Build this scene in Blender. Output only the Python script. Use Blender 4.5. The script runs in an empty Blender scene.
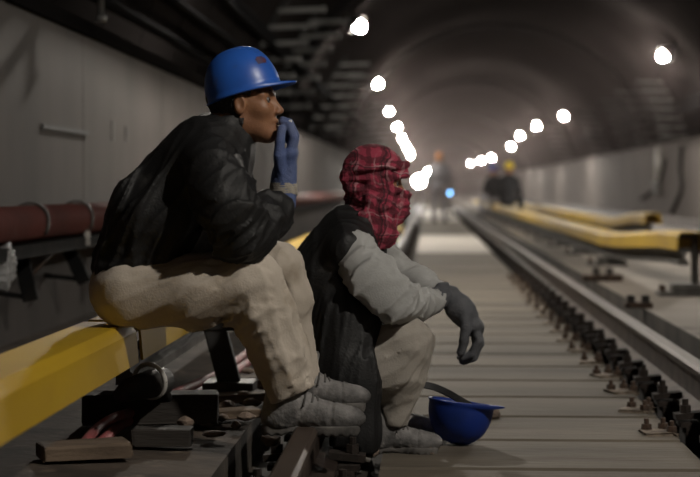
import bpy, bmesh, math, random
import numpy as np
from mathutils import Vector, Matrix, Quaternion

scene = bpy.context.scene
COL = scene.collection
random.seed(7)
R = math.radians

# ------------------------------------------------------------------ camera, world, exposure
F = 85.0 / 36.0 * 700.0
CAM = Vector((0.0, 0.0, 0.88))
PITCH = math.atan(45.0 / F)
YAW = math.atan(78.0 / F * math.cos(PITCH))
cam_data = bpy.data.cameras.new('camera')
cam = bpy.data.objects.new('camera', cam_data)
COL.objects.link(cam)
cam.location = CAM
cam.rotation_euler = (math.pi / 2 - PITCH, 0, YAW)
cam_data.lens = 85.0
cam_data.sensor_width = 36.0
cam_data.shift_y = -5.5 / 700.0
cam_data.clip_end = 600
cam_data.dof.use_dof = True
cam_data.dof.focus_distance = 5.2
cam_data.dof.aperture_fstop = 2.7
scene.camera = cam

w = bpy.data.worlds.new('World')
scene.world = w
w.use_nodes = True
w.node_tree.nodes['Background'].inputs[0].default_value = (0.5, 0.55, 0.6, 1)
w.node_tree.nodes['Background'].inputs[1].default_value = 0.0
scene.view_settings.view_transform = 'Standard'
scene.view_settings.look = 'None'
scene.view_settings.gamma = 1.0
scene.view_settings.use_curve_mapping = False
scene.view_settings.exposure = 2.05
LAMP = 480.0          # radiance of the tunnel lamps
FLOOD = 120.0         # radiance of the far work lights
HAZE = 0.0021

_cp, _sp, _cy, _sy = math.cos(PITCH), math.sin(PITCH), math.cos(YAW), math.sin(YAW)
FWD = Vector((-_sy * _cp, _cy * _cp, -_sp))
RGT = Vector((_cy, _sy, 0))
UPV = RGT.cross(FWD)


def ray(px, py):
    return RGT * ((px - 350) / F) + UPV * ((233 - py) / F) + FWD


def P(px, py, Y):
    d = ray(px, py)
    return CAM + d * (Y / d.y)


def PZ(px, py, Z):
    d = ray(px, py)
    return CAM + d * ((Z - CAM.z) / d.z)


ORD = ['nearest', 'second', 'third', 'fourth', 'fifth', 'sixth', 'seventh', 'eighth', 'ninth', 'tenth', 'eleventh',
       'twelfth', 'thirteenth', 'fourteenth', 'fifteenth', 'sixteenth', 'seventeenth', 'eighteenth', 'nineteenth',
       'twentieth']


# ------------------------------------------------------------------ materials
def mat(name, col, rough=0.8, metal=0.0, col2=None, scale=6.0, lo=0.4, hi=0.65, bump=0.0, bscale=60.0, stretch=(1, 1, 1),
        col3=None, scale3=2.0, lo3=0.55, hi3=0.7, spec=0.5, coat=0.0, sss=0.0):
    m = bpy.data.materials.new(name)
    m.use_nodes = True
    nt = m.node_tree
    b = nt.nodes['Principled BSDF']
    b.inputs['Roughness'].default_value = rough
    b.inputs['Metallic'].default_value = metal
    b.inputs['Specular IOR Level'].default_value = spec
    b.inputs['Coat Weight'].default_value = coat
    if sss:
        b.inputs['Subsurface Weight'].default_value = sss
        b.inputs['Subsurface Radius'].default_value = (0.02, 0.008, 0.004)
    tc = nt.nodes.new('ShaderNodeTexCoord')
    mp = nt.nodes.new('ShaderNodeMapping')
    mp.inputs['Scale'].default_value = stretch
    nt.links.new(tc.outputs['Object'], mp.inputs['Vector'])

    def noise(sc, detail=5):
        n = nt.nodes.new('ShaderNodeTexNoise')
        n.inputs['Scale'].default_value = sc
        n.inputs['Detail'].default_value = detail
        nt.links.new(mp.outputs[0], n.inputs['Vector'])
        return n

    def ramp(src, a, c):
        mr = nt.nodes.new('ShaderNodeMapRange')
        mr.inputs['From Min'].default_value = a
        mr.inputs['From Max'].default_value = c
        nt.links.new(src, mr.inputs['Value'])
        return mr.outputs[0]

    def mix(fac, ca, cb):
        mx = nt.nodes.new('ShaderNodeMix')
        mx.data_type = 'RGBA'
        nt.links.new(fac, mx.inputs[0])
        for i, c in ((6, ca), (7, cb)):
            if isinstance(c, tuple):
                mx.inputs[i].default_value = (*c, 1)
            else:
                nt.links.new(c, mx.inputs[i])
        return mx.outputs[2]

    out = None
    if col2:
        out = mix(ramp(noise(scale).outputs[0], lo, hi), col, col2)
    if col3:
        out = mix(ramp(noise(scale3, 4).outputs[0], lo3, hi3), out if out else col, col3)
    if out:
        nt.links.new(out, b.inputs['Base Color'])
    else:
        b.inputs['Base Color'].default_value = (*col, 1)
    if bump:
        n = noise(bscale, 4)
        bp = nt.nodes.new('ShaderNodeBump')
        bp.inputs['Strength'].default_value = bump
        bp.inputs['Distance'].default_value = 0.006
        nt.links.new(n.outputs[0], bp.inputs['Height'])
        nt.links.new(bp.outputs[0], b.inputs['Normal'])
    return m


def emit(name, col, strength):
    m = bpy.data.materials.new(name)
    m.use_nodes = True
    nt = m.node_tree
    nt.nodes.clear()
    o = nt.nodes.new('ShaderNodeOutputMaterial')
    e = nt.nodes.new('ShaderNodeEmission')
    e.inputs[0].default_value = (*col, 1)
    e.inputs[1].default_value = strength
    nt.links.new(e.outputs[0], o.inputs[0])
    return m


M = {}
M['pale_slab'] = mat('pale_strip_slab', (0.6, 0.555, 0.5), 0.75, 0, (0.47, 0.43, 0.38), 1.5, 0.4, 0.66, 0.8, 25, (0.3, 1.3, 1),
                (0.09, 0.08, 0.07), 1.1, 0.66, 0.74)
M['slab'] = mat('slab_concrete', (0.175, 0.148, 0.114), 0.85, 0, (0.08, 0.067, 0.05), 1.5, 0.4, 0.66, 0.8, 25, (0.3, 1.3, 1),
                (0.09, 0.07, 0.05), 3.1, 0.59, 0.72)
M['slab_side'] = mat('side_concrete', (0.27, 0.235, 0.2), 0.8, 0, (0.18, 0.155, 0.13), 0.8, 0.35, 0.7, 0.4, 18, (1, 1, 1),
                     (0.07, 0.055, 0.045), 1.7, 0.6, 0.75)
M['trough'] = mat('trough_concrete', (0.075, 0.062, 0.05), 0.9, 0, (0.03, 0.026, 0.022), 3, 0.4, 0.65, 0.6, 30)
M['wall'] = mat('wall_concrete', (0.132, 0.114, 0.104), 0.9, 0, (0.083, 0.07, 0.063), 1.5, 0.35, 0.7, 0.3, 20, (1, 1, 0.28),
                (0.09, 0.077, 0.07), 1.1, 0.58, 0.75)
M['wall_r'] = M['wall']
M['wall'] = mat('wall_concrete_shaded', (0.07, 0.0585, 0.0525), 0.9, 0, (0.041, 0.034, 0.0305), 1.5, 0.35, 0.7, 0.3, 20, (1, 1, 0.28),  # darker copy of wall_concrete: dim light on the pipe side put into the colour
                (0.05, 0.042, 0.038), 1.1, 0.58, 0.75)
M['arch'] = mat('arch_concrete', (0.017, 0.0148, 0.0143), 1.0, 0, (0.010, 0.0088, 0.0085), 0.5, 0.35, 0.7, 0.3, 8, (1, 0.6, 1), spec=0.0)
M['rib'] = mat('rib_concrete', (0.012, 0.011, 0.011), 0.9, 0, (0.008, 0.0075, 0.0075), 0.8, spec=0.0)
M['rail'] = mat('rail_steel', (0.11, 0.085, 0.07), 0.5, 0.55, (0.05, 0.036, 0.03), 9, 0.4, 0.6, 0.2, 60)
M['rail_top'] = mat('rail_head_steel', (0.10, 0.075, 0.06), 0.55, 0.35, (0.06, 0.043, 0.034), 4, 0.4, 0.7, 0.05, 60, (1, 0.2, 1))
M['steel'] = mat('dark_steel', (0.045, 0.042, 0.04), 0.6, 0.4, (0.09, 0.08, 0.07), 7, 0.45, 0.7, 0.2, 40)
M['greysteel'] = mat('grey_steel', (0.14, 0.135, 0.125), 0.55, 0.4, (0.07, 0.065, 0.06), 9, 0.4, 0.7, 0.2, 40)
M['rust'] = mat('rusty_iron', (0.095, 0.06, 0.042), 0.85, 0.2, (0.045, 0.03, 0.022), 25, 0.4, 0.6, 0.5, 80)
M['mortar'] = mat('mortar', (0.27, 0.22, 0.17), 0.9, 0, (0.13, 0.1, 0.075), 14, 0.4, 0.6, 0.6, 60)
M['yellow'] = mat('yellow_fibreglass', (0.50, 0.315, 0.012), 0.6, 0, (0.36, 0.22, 0.015), 2.5, 0.42, 0.75, 0.1, 40, (1, 0.5, 1),
                  (0.20, 0.135, 0.035), 3.5, 0.64, 0.8)
M['pipe'] = mat('red_pipe_paint', (0.13, 0.042, 0.036), 0.6, 0, (0.09, 0.034, 0.03), 4, 0.4, 0.65, 0.15, 30, (1, 0.5, 1),
                (0.13, 0.08, 0.07), 6, 0.62, 0.75)
M['black'] = mat('black_rubber', (0.018, 0.018, 0.019), 0.65, 0, (0.035, 0.034, 0.033), 8, 0.45, 0.7, 0.2, 60)
M['dirt'] = mat('dark_trackside_dirt', (0.085, 0.065, 0.05), 0.95, 0, (0.04, 0.031, 0.025), 5, 0.4, 0.65, 0.8, 22, (1, 1, 1), (0.15, 0.115, 0.085), 9, 0.6, 0.72)
M['ledge'] = mat('black_painted_steel', (0.012, 0.012, 0.012), 0.9, 0, (0.022, 0.02, 0.018), 9, 0.45, 0.7, spec=0.1)
M['rack_arm'] = mat('rack_arm_steel', (0.14, 0.14, 0.136), 0.8, 0.2, (0.08, 0.08, 0.078), 6, spec=0.1)
M['clip'] = mat('dark_rail_clip', (0.035, 0.025, 0.02), 0.9, 0.1, (0.018, 0.013, 0.01), 25, 0.4, 0.6, 0.5, 80)  # darker tone of rusty_iron for the rail clips
M['cable'] = mat('cable_sheath', (0.012, 0.012, 0.0125), 0.95, spec=0.0)
M['galv'] = mat('galvanised_steel', (0.2, 0.2, 0.195), 0.6, 0.4, (0.1, 0.1, 0.098), 6, 0.4, 0.7, 0.1, 30)
M['white'] = mat('white_plastic', (0.62, 0.6, 0.56), 0.5, 0, (0.4, 0.38, 0.35), 10)
M['wood'] = mat('old_timber', (0.2, 0.145, 0.1), 0.85, 0, (0.105, 0.075, 0.052), 5, 0.35, 0.7, 0.5, 40, (0.4, 3, 3))
M['darkwood'] = mat('dark_timber', (0.05, 0.042, 0.036), 0.85, 0, (0.028, 0.024, 0.02), 5, 0.35, 0.7, 0.5, 40, (0.4, 3, 3))
M['rubble'] = mat('rubble_stone', (0.24, 0.18, 0.14), 0.9, 0, (0.13, 0.1, 0.08), 12, 0.4, 0.65, 0.7, 50)
M['hose'] = mat('pink_hose_rubber', (0.33, 0.085, 0.09), 0.6, 0, (0.2, 0.075, 0.072), 9, 0.45, 0.7, 0.2, 60)
M['blue'] = mat('blue_helmet_plastic', (0.026, 0.125, 0.54), 0.36, 0, (0.028, 0.105, 0.44), 9, 0.45, 0.75, 0.05, 40, (1, 1, 1),
                (0.05, 0.1, 0.33), 21, 0.64, 0.8, spec=0.5)
M['bluedk'] = mat('deep_blue_helmet_plastic', (0.005, 0.03, 0.23), 0.55, 0, (0.006, 0.026, 0.16), 9, 0.45, 0.75, 0.05, 40)
M['emblem'] = mat('worn_emblem', (0.10, 0.03, 0.045), 0.6, 0, (0.06, 0.05, 0.12), 40, 0.45, 0.6)
M['skin'] = mat('skin', (0.30, 0.145, 0.075), 0.5, 0, (0.235, 0.11, 0.06), 18, 0.4, 0.7, 0.15, 180, sss=0.15)
M['hair'] = mat('black_hair', (0.012, 0.010, 0.010), 0.55, 0, None, bump=0.8, bscale=160)
M['eye'] = mat('eye_white_shaded', (0.11, 0.095, 0.085), 0.35)  # eye white darkened for the shade under the brim
M['iris'] = mat('eye_iris', (0.02, 0.012, 0.008), 0.2)
M['jacket'] = mat('charcoal_jacket_cloth', (0.011, 0.011, 0.0115), 0.6, 0, (0.021, 0.021, 0.021), 5, 0.5, 0.75, 0.35, 140, (1, 1, 1),
                  (0.075, 0.072, 0.067), 7.5, 0.63, 0.8, spec=0.4)
M['khaki'] = mat('khaki_trouser_cloth', (0.56, 0.495, 0.42), 0.85, 0, (0.43, 0.375, 0.31), 6, 0.4, 0.7, 0.3, 170, (1, 1, 1),
                 (0.24, 0.185, 0.125), 5, 0.6, 0.8)
M['beige'] = mat('beige_trouser_cloth', (0.42, 0.385, 0.34), 0.85, 0, (0.29, 0.262, 0.228), 6, 0.4, 0.7, 0.3, 170, (1, 1, 1),
                 (0.19, 0.16, 0.125), 6, 0.6, 0.8)
M['boot'] = mat('dusty_boot_leather', (0.25, 0.24, 0.235), 0.75, 0, (0.09, 0.087, 0.085), 11, 0.42, 0.62, 0.7, 70, (1, 1, 1),
                (0.36, 0.34, 0.32), 17, 0.6, 0.72)
M['sole'] = mat('boot_sole_rubber', (0.05, 0.047, 0.044), 0.85, 0, (0.16, 0.15, 0.14), 14, 0.45, 0.7, 0.4, 70)
M['lace'] = mat('boot_lace', (0.10, 0.095, 0.09), 0.9)
M['glove_blue'] = mat('blue_glove_knit', (0.075, 0.11, 0.25), 0.7, 0, (0.12, 0.15, 0.27), 14, 0.4, 0.7, 0.5, 220)
M['glove_cuff'] = mat('pale_glove_cuff', (0.42, 0.38, 0.31), 0.85, 0, (0.25, 0.23, 0.2), 20, 0.4, 0.6, 0.5, 200)
M['glove_grey'] = mat('grey_glove_cloth', (0.085, 0.088, 0.098), 0.75, 0, (0.13, 0.132, 0.14), 10, 0.4, 0.7, 0.5, 160)
M['vest'] = mat('black_vest_cloth', (0.007, 0.007, 0.0075), 0.62, 0, (0.014, 0.014, 0.014), 5, 0.5, 0.75, 0.3, 120, (1, 1, 1),
                (0.085, 0.08, 0.075), 9, 0.66, 0.8)
M['shirt'] = mat('grey_shirt_cloth', (0.45, 0.45, 0.44), 0.85, 0, (0.36, 0.36, 0.35), 6, 0.4, 0.7, 0.3, 150, (1, 1, 1),
                 (0.26, 0.255, 0.245), 9, 0.62, 0.8)
M['grey_cloth'] = mat('grey_work_cloth', (0.3, 0.29, 0.31), 0.85, 0, (0.22, 0.21, 0.225), 5)
M['navy_cloth'] = mat('dark_work_cloth', (0.02, 0.021, 0.024), 0.85)
M['orange'] = mat('orange_helmet_plastic', (0.48, 0.2, 0.07), 0.45)
M['yellow_hat'] = mat('yellow_helmet_plastic', (0.72, 0.52, 0.02), 0.4)
M['ash'] = mat('cigarette_paper', (0.75, 0.73, 0.7), 0.8)
M['lamp'] = emit('lamp_glow', (1.0, 0.93, 0.83), LAMP)
M['flood'] = emit('flood_glow', (1.0, 0.95, 0.88), FLOOD)
M['bluelight'] = emit('blue_signal_glow', (0.2, 0.5, 1.0), 7)


def plastic_film():
    m = bpy.data.materials.new('clear_plastic_film')
    m.use_nodes = True
    nt = m.node_tree
    b = nt.nodes['Principled BSDF']
    b.inputs['Base Color'].default_value = (0.75, 0.76, 0.76, 1)
    b.inputs['Roughness'].default_value = 0.22
    b.inputs['Alpha'].default_value = 0.38
    return m


M['film'] = plastic_film()


def plaid():
    m = bpy.data.materials.new('red_plaid_scarf_cloth')
    m.use_nodes = True
    nt = m.node_tree
    N, L = nt.nodes, nt.links
    b = N['Principled BSDF']
    b.inputs['Roughness'].default_value = 0.9
    tc = N.new('ShaderNodeTexCoord')
    nz = N.new('ShaderNodeTexNoise')
    nz.inputs['Scale'].default_value = 15
    nz.inputs['Detail'].default_value = 2
    L.new(tc.outputs['Object'], nz.inputs['Vector'])
    sub = N.new('ShaderNodeVectorMath'); sub.operation = 'SUBTRACT'
    L.new(nz.outputs['Color'], sub.inputs[0]); sub.inputs[1].default_value = (0.5, 0.5, 0.5)
    sc = N.new('ShaderNodeVectorMath'); sc.operation = 'SCALE'
    L.new(sub.outputs[0], sc.inputs[0]); sc.inputs['Scale'].default_value = 0.07
    ad = N.new('ShaderNodeVectorMath'); ad.operation = 'ADD'
    L.new(tc.outputs['Object'], ad.inputs[0]); L.new(sc.outputs[0], ad.inputs[1])

    def stripes(direction, freq, phase, width):
        d = N.new('ShaderNodeVectorMath'); d.operation = 'DOT_PRODUCT'
        L.new(ad.outputs[0], d.inputs[0]); d.inputs[1].default_value = direction
        mu = N.new('ShaderNodeMath'); mu.operation = 'MULTIPLY_ADD'
        L.new(d.outputs['Value'], mu.inputs[0]); mu.inputs[1].default_value = freq; mu.inputs[2].default_value = phase
        fr = N.new('ShaderNodeMath'); fr.operation = 'FRACT'
        L.new(mu.outputs[0], fr.inputs[0])
        pp = N.new('ShaderNodeMath'); pp.operation = 'SUBTRACT'
        L.new(fr.outputs[0], pp.inputs[0]); pp.inputs[1].default_value = 0.5
        ab = N.new('ShaderNodeMath'); ab.operation = 'ABSOLUTE'
        L.new(pp.outputs[0], ab.inputs[0])
        mr = N.new('ShaderNodeMapRange')
        L.new(ab.outputs[0], mr.inputs['Value'])
        mr.inputs['From Min'].default_value = width
        mr.inputs['From Max'].default_value = width * 0.7
        return mr.outputs[0]

    def mix(fac, k, a, c):
        mu = N.new('ShaderNodeMath'); mu.operation = 'MULTIPLY'
        L.new(fac, mu.inputs[0]); mu.inputs[1].default_value = k
        mx = N.new('ShaderNodeMix'); mx.data_type = 'RGBA'
        L.new(mu.outputs[0], mx.inputs[0])
        if isinstance(a, tuple):
            mx.inputs[6].default_value = (*a, 1)
        else:
            L.new(a, mx.inputs[6])
        mx.inputs[7].default_value = (*c, 1)
        return mx.outputs[2]

    d1, d2 = (0.98, 0.15, -0.1), (0.15, 0.1, 0.98)
    c = mix(stripes(d1, 19, 0.2, 0.22), 0.75, (0.36, 0.042, 0.078), (0.11, 0.014, 0.026))
    c = mix(stripes(d2, 19, 0.1, 0.2), 0.75, c, (0.085, 0.012, 0.02))
    n3 = N.new('ShaderNodeTexNoise'); n3.inputs['Scale'].default_value = 13; n3.inputs['Detail'].default_value = 2
    L.new(tc.outputs['Object'], n3.inputs['Vector'])
    mk = N.new('ShaderNodeMapRange'); mk.inputs['From Min'].default_value = 0.42; mk.inputs['From Max'].default_value = 0.66
    L.new(n3.outputs[0], mk.inputs['Value'])

    def masked(fac):
        mu = N.new('ShaderNodeMath'); mu.operation = 'MULTIPLY'
        L.new(fac, mu.inputs[0]); L.new(mk.outputs[0], mu.inputs[1])
        return mu.outputs[0]
    c = mix(masked(stripes(d1, 19, 0.75, 0.09)), 0.8, c, (0.50, 0.27, 0.29))
    c = mix(masked(stripes(d2, 19, 0.62, 0.08)), 0.8, c, (0.50, 0.27, 0.29))
    c = mix(stripes(d1, 9.5, 0.2, 0.035), 0.7, c, (0.012, 0.008, 0.01))
    c = mix(stripes(d1, 9.5, 0.32, 0.03), 0.6, c, (0.012, 0.008, 0.01))
    c = mix(stripes(d2, 9.5, 0.1, 0.03), 0.55, c, (0.012, 0.008, 0.01))
    L.new(c, b.inputs['Base Color'])
    bp = N.new('ShaderNodeBump')
    n2 = N.new('ShaderNodeTexNoise'); n2.inputs['Scale'].default_value = 150
    L.new(tc.outputs['Object'], n2.inputs['Vector'])
    bp.inputs['Strength'].default_value = 0.4
    bp.inputs['Distance'].default_value = 0.01
    L.new(n2.outputs[0], bp.inputs['Height'])
    L.new(bp.outputs[0], b.inputs['Normal'])
    return m


M['plaid'] = plaid()


# ------------------------------------------------------------------ object helpers
def link(o, parent=None):
    COL.objects.link(o)
    if parent is not None:
        o.parent = parent
    return o


def thing(name, loc, label, cat, group=None, rotz=0.0):
    o = bpy.data.objects.new(name, None)
    o.location = loc
    o.rotation_euler = (0, 0, rotz)
    o.empty_display_size = 0.1
    COL.objects.link(o)
    o['label'] = label
    o['category'] = cat
    if group:
        o['group'] = group
    return o


def tag(o, label, cat, group=None, kind=None):
    if kind:
        o['kind'] = kind
    if label:
        o['label'] = label
    if cat:
        o['category'] = cat
    if group:
        o['group'] = group
    return o


def obj(name, bm, m, parent=None, smooth=False, loc=None):
    """bm in world coordinates when parent is an Empty with a location (shifted into its frame)."""
    me = bpy.data.meshes.new(name)
    bmesh.ops.recalc_face_normals(bm, faces=bm.faces)
    bm.to_mesh(me)
    bm.free()
    mats = m if isinstance(m, (list, tuple)) else [m]
    for x in mats:
        me.materials.append(x)
    if smooth:
        me.polygons.foreach_set('use_smooth', [True] * len(me.polygons))
    o = bpy.data.objects.new(name, me)
    link(o, parent)
    if loc is not None:
        o.location = loc
    return o


def to_parent(o, parent):
    """o was built in world space; keep it there under its parent."""
    off = Vector((0, 0, 0))
    rz = 0
    q = parent
    while q is not None:
        off += Vector(q.location)
        q = q.parent
    o.parent = parent
    o.location = Vector(o.location) - off
    return o


def dup(o, loc=None, parent=None):
    c = o.copy()
    COL.objects.link(c)
    if parent is not None:
        c.parent = parent
    for ch in [x for x in bpy.data.objects if x.parent == o]:
        dup(ch, None, c)
    if loc is not None:
        c.location = loc
    return c


def box(bm, lo, hi, rot=None, mi=0, bevel=0.0):
    c = [(a + b) / 2 for a, b in zip(lo, hi)]
    s = [abs(b - a) for a, b in zip(lo, hi)]
    mt = Matrix.Translation(c)
    if rot is not None:
        mt = mt @ rot
    mt = mt @ Matrix.Diagonal((*s, 1))
    r = bmesh.ops.create_cube(bm, size=1, matrix=mt)
    fs = list({f for v in r['verts'] for f in v.link_faces})
    if bevel:
        es = list({e for v in r['verts'] for e in v.link_edges})
        g = bmesh.ops.bevel(bm, geom=es, offset=bevel, segments=2, affect='EDGES', profile=0.5)
        fs = list(set(g['faces']) | {f for f in fs if f.is_valid})
    for f in fs:
        f.material_index = mi
    return fs


def beam(bm, a, b, wx, wz, up=(0, 0, 1), bevel=0.0):
    """a bar of section wx * wz from a to b"""
    a, b = Vector(a), Vector(b)
    d = (b - a)
    L_ = d.length
    y = d.normalized()
    x = y.cross(Vector(up)).normalized()
    z = x.cross(y)
    m4 = Matrix((x, y, z)).transposed().to_4x4()
    m4.translation = (a + b) / 2
    m4 = m4 @ Matrix.Diagonal((wx, L_, wz, 1))
    r = bmesh.ops.create_cube(bm, size=1, matrix=m4)
    if bevel:
        es = list({e for v in r['verts'] for e in v.link_edges})
        bmesh.ops.bevel(bm, geom=es, offset=bevel, segments=2, affect='EDGES', profile=0.5)


def tube(bm, pts, r, n=10, caps=True, rs=None):
    pts = [Vector(p) for p in pts]
    rings = []
    prev = None
    for i, p in enumerate(pts):
        t = (pts[min(i + 1, len(pts) - 1)] - pts[max(i - 1, 0)]).normalized()
        if prev is None:
            ref = Vector((0, 0, 1)) if abs(t.z) < 0.9 else Vector((1, 0, 0))
            x = t.cross(ref).normalized()
        else:
            x = (prev - t * prev.dot(t)).normalized()
        prev = x
        y = t.cross(x)
        rr = rs[i] if rs else r
        rings.append([bm.verts.new(p + (x * math.cos(2 * math.pi * k / n) + y * math.sin(2 * math.pi * k / n)) * rr)
                      for k in range(n)])
    for a, b in zip(rings, rings[1:]):
        for k in range(n):
            f = bm.faces.new((a[k], a[(k + 1) % n], b[(k + 1) % n], b[k]))
            f.smooth = True
    if caps:
        bm.faces.new(rings[0][::-1])
        bm.faces.new(rings[-1])


def smooth_path(pts, n=8):
    pts = [Vector(p) for p in pts]
    out = []
    for i in range(len(pts) - 1):
        p0, p1, p2, p3 = pts[max(i - 1, 0)], pts[i], pts[i + 1], pts[min(i + 2, len(pts) - 1)]
        for k in range(n):
            t = k / n
            out.append(0.5 * ((2 * p1) + (p2 - p0) * t + (2 * p0 - 5 * p1 + 4 * p2 - p3) * t * t +
                              (3 * p1 - p0 - 3 * p2 + p3) * t ** 3))
    out.append(pts[-1])
    return out


def extrude(bm, prof, y0, y1, closed=True, mi=None, ys=None):
    """profile of (x, z) swept along Y through the stations ys = [(y, dx, dz)]"""
    st = ys or [(y0, 0, 0), (y1, 0, 0)]
    rings = [[bm.verts.new((x + dx, y, z + dz)) for x, z in prof] for y, dx, dz in st]
    n = len(prof)
    for a, b in zip(rings, rings[1:]):
        for k in range(n if closed else n - 1):
            f = bm.faces.new((a[k], a[(k + 1) % n], b[(k + 1) % n], b[k]))
            if mi:
                f.material_index = mi[k]
    if closed:
        f1 = bm.faces.new(rings[0][::-1]); f2 = bm.faces.new(rings[-1])


def B():
    return bmesh.new()


# ------------------------------------------------------------------ implicit surfaces (numpy surface nets)
def A3(v):
    return np.array(v, dtype=np.float32)


def smin(a, b, k):
    if k <= 0:
        return np.minimum(a, b)
    h = np.maximum(k - np.abs(a - b), 0) / k
    return np.minimum(a, b) - h * h * k * 0.25


def smax(a, b, k):
    return -smin(-a, -b, k)


def cone(p, a, b, ra, rb, flat=None, fk=1.0):
    a, b = A3(a), A3(b)
    ab = b - a
    t = np.clip(((p - a) @ ab) / max(float(ab @ ab), 1e-9), 0, 1)
    v = p - a - t[:, None] * ab
    if flat is not None:
        u = A3(flat)
        c = v @ u
        v = v + np.outer(c / fk - c, u)
    return np.sqrt((v * v).sum(1)) - (ra + t * (rb - ra))


def chain(p, pts, k=0.02, flat=None, fk=1.0, off=0.0):
    d = None
    for (a, ra), (b, rb) in zip(pts, pts[1:]):
        c = cone(p, a, b, ra + off, rb + off, flat, fk)
        d = c if d is None else smin(d, c, k)
    return d


def ell(p, c, r, rot=None):
    q = p - A3(c)
    if rot is not None:
        q = q @ np.array(rot, dtype=np.float32)
    r = A3(r)
    k0 = np.sqrt(((q / r) ** 2).sum(1))
    k1 = np.sqrt(((q / (r * r)) ** 2).sum(1)) + 1e-6
    return k0 * (k0 - 1) / k1


def rbox(p, c, half, rad, rot=None):
    q = p - A3(c)
    if rot is not None:
        q = q @ np.array(rot, dtype=np.float32)
    q = np.abs(q) - (A3(half) - rad)
    return np.sqrt((np.maximum(q, 0) ** 2).sum(1)) + np.minimum(q.max(1), 0) - rad


def half(p, c, n):
    n = A3(n)
    n = n / np.linalg.norm(n)
    return (p - A3(c)) @ n


def folds(p, axis, freq, seed, stretch=4.0):
    """soft creases running along axis, about -1..1"""
    rs = np.random.RandomState(seed)
    ax = A3(axis)
    ax = ax / np.linalg.norm(ax)
    q = p - np.outer(p @ ax, ax) * (1 - 1 / stretch)
    out = 0
    for i in range(4):
        k = rs.normal(size=3).astype(np.float32)
        k = k - ax * float(k @ ax) * 0.7
        k = k / np.linalg.norm(k)
        k2 = rs.normal(size=3).astype(np.float32)
        k2 = k2 / np.linalg.norm(k2)
        f = freq * 1.7 * (0.6 + 0.4 * i)
        ph = (q @ k) * f + 1.7 * np.sin((q @ k2) * f * 0.4 + rs.rand() * 6) + rs.rand() * 6
        r_ = 1 - np.abs(np.sin(ph * 0.5))
        out = out - (1.7 * r_ * r_ - 0.5) / (1 + 0.35 * i)
    return out * 0.62


def gauss(p, c, r):
    q = p - A3(c)
    return np.exp(-(q * q).sum(1) / (r * r))


def mesh_sdf(f, lo, hi, h):
    lo = np.array(lo, dtype=np.float32)
    hi = np.array(hi, dtype=np.float32)
    BS = 8
    nb = np.maximum(1, np.ceil((hi - lo) / (h * BS)).astype(int))
    n = nb * BS
    vals = np.empty(tuple(n), dtype=np.float32)
    g = np.stack(np.meshgrid(*[np.arange(k) for k in nb], indexing='ij'), -1).reshape(-1, 3)
    cen = lo + (g * BS + (BS - 1) / 2) * h
    dc = f(cen.astype(np.float32))
    rad = BS * h * 0.87 * 1.5 + 0.02
    loc = np.stack(np.meshgrid(*[np.arange(BS)] * 3, indexing='ij'), -1).reshape(-1, 3)
    blk = vals.reshape(nb[0], BS, nb[1], BS, nb[2], BS)
    act = np.abs(dc) < rad
    for (i, j, k), d in zip(g[~act], dc[~act]):
        blk[i, :, j, :, k, :] = d
    ga = g[act]
    for s in range(0, len(ga), 256):
        gs = ga[s:s + 256]
        pts = (lo + (gs[:, None, :] * BS + loc[None]) * h).reshape(-1, 3).astype(np.float32)
        dv = f(pts).reshape(len(gs), BS, BS, BS)
        for (i, j, k), d in zip(gs, dv):
            blk[i, :, j, :, k, :] = d
    ins = vals < 0
    cnt = np.zeros(tuple(n - 1), dtype=np.int8)
    cs = [(a, b, c) for a in (0, 1) for b in (0, 1) for c in (0, 1)]

    def sl(a, b, c):
        return (slice(a, n[0] - 1 + a), slice(b, n[1] - 1 + b), slice(c, n[2] - 1 + c))
    for c in cs:
        cnt += ins[sl(*c)]
    cells = np.argwhere((cnt > 0) & (cnt < 8))
    idx = -np.ones(tuple(n - 1), dtype=np.int64)
    idx[tuple(cells.T)] = np.arange(len(cells))
    acc = np.zeros((len(cells), 3), dtype=np.float64)
    num = np.zeros(len(cells))
    for a in cs:
        for ax in range(3):
            if a[ax]:
                continue
            b = list(a)
            b[ax] = 1
            va = vals[tuple((cells + a).T)].astype(np.float64)
            vb = vals[tuple((cells + b).T)].astype(np.float64)
            x = (va < 0) != (vb < 0)
            t = np.where(x, va / np.where(x, va - vb, 1), 0)
            pt = np.array(a)[None] + t[:, None] * np.eye(3)[ax][None]
            acc += np.where(x[:, None], pt, 0)
            num += x
    verts = lo + (cells + acc / num[:, None]) * h
    quads = []
    for ax in range(3):
        o1, o2 = (ax + 1) % 3, (ax + 2) % 3
        s0 = [slice(None)] * 3
        s1 = [slice(None)] * 3
        s0[ax] = slice(0, n[ax] - 1)
        s1[ax] = slice(1, n[ax])
        ch = ins[tuple(s0)] != ins[tuple(s1)]
        e = np.argwhere(ch)
        e = e[(e[:, o1] > 0) & (e[:, o2] > 0) & (e[:, o1] < n[o1] - 1) & (e[:, o2] < n[o2] - 1)]
        if not len(e):
            continue
        u, v = np.eye(3, dtype=int)[o1], np.eye(3, dtype=int)[o2]
        q = np.stack([idx[tuple((e - u - v).T)], idx[tuple((e - v).T)], idx[tuple(e.T)], idx[tuple((e - u).T)]], 1)
        flip = ~ins[tuple(e.T)]
        q[flip] = q[flip][:, ::-1]
        quads.append(q)
    quads = np.concatenate(quads)
    quads = quads[(quads >= 0).all(1)]
    return verts, quads


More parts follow.
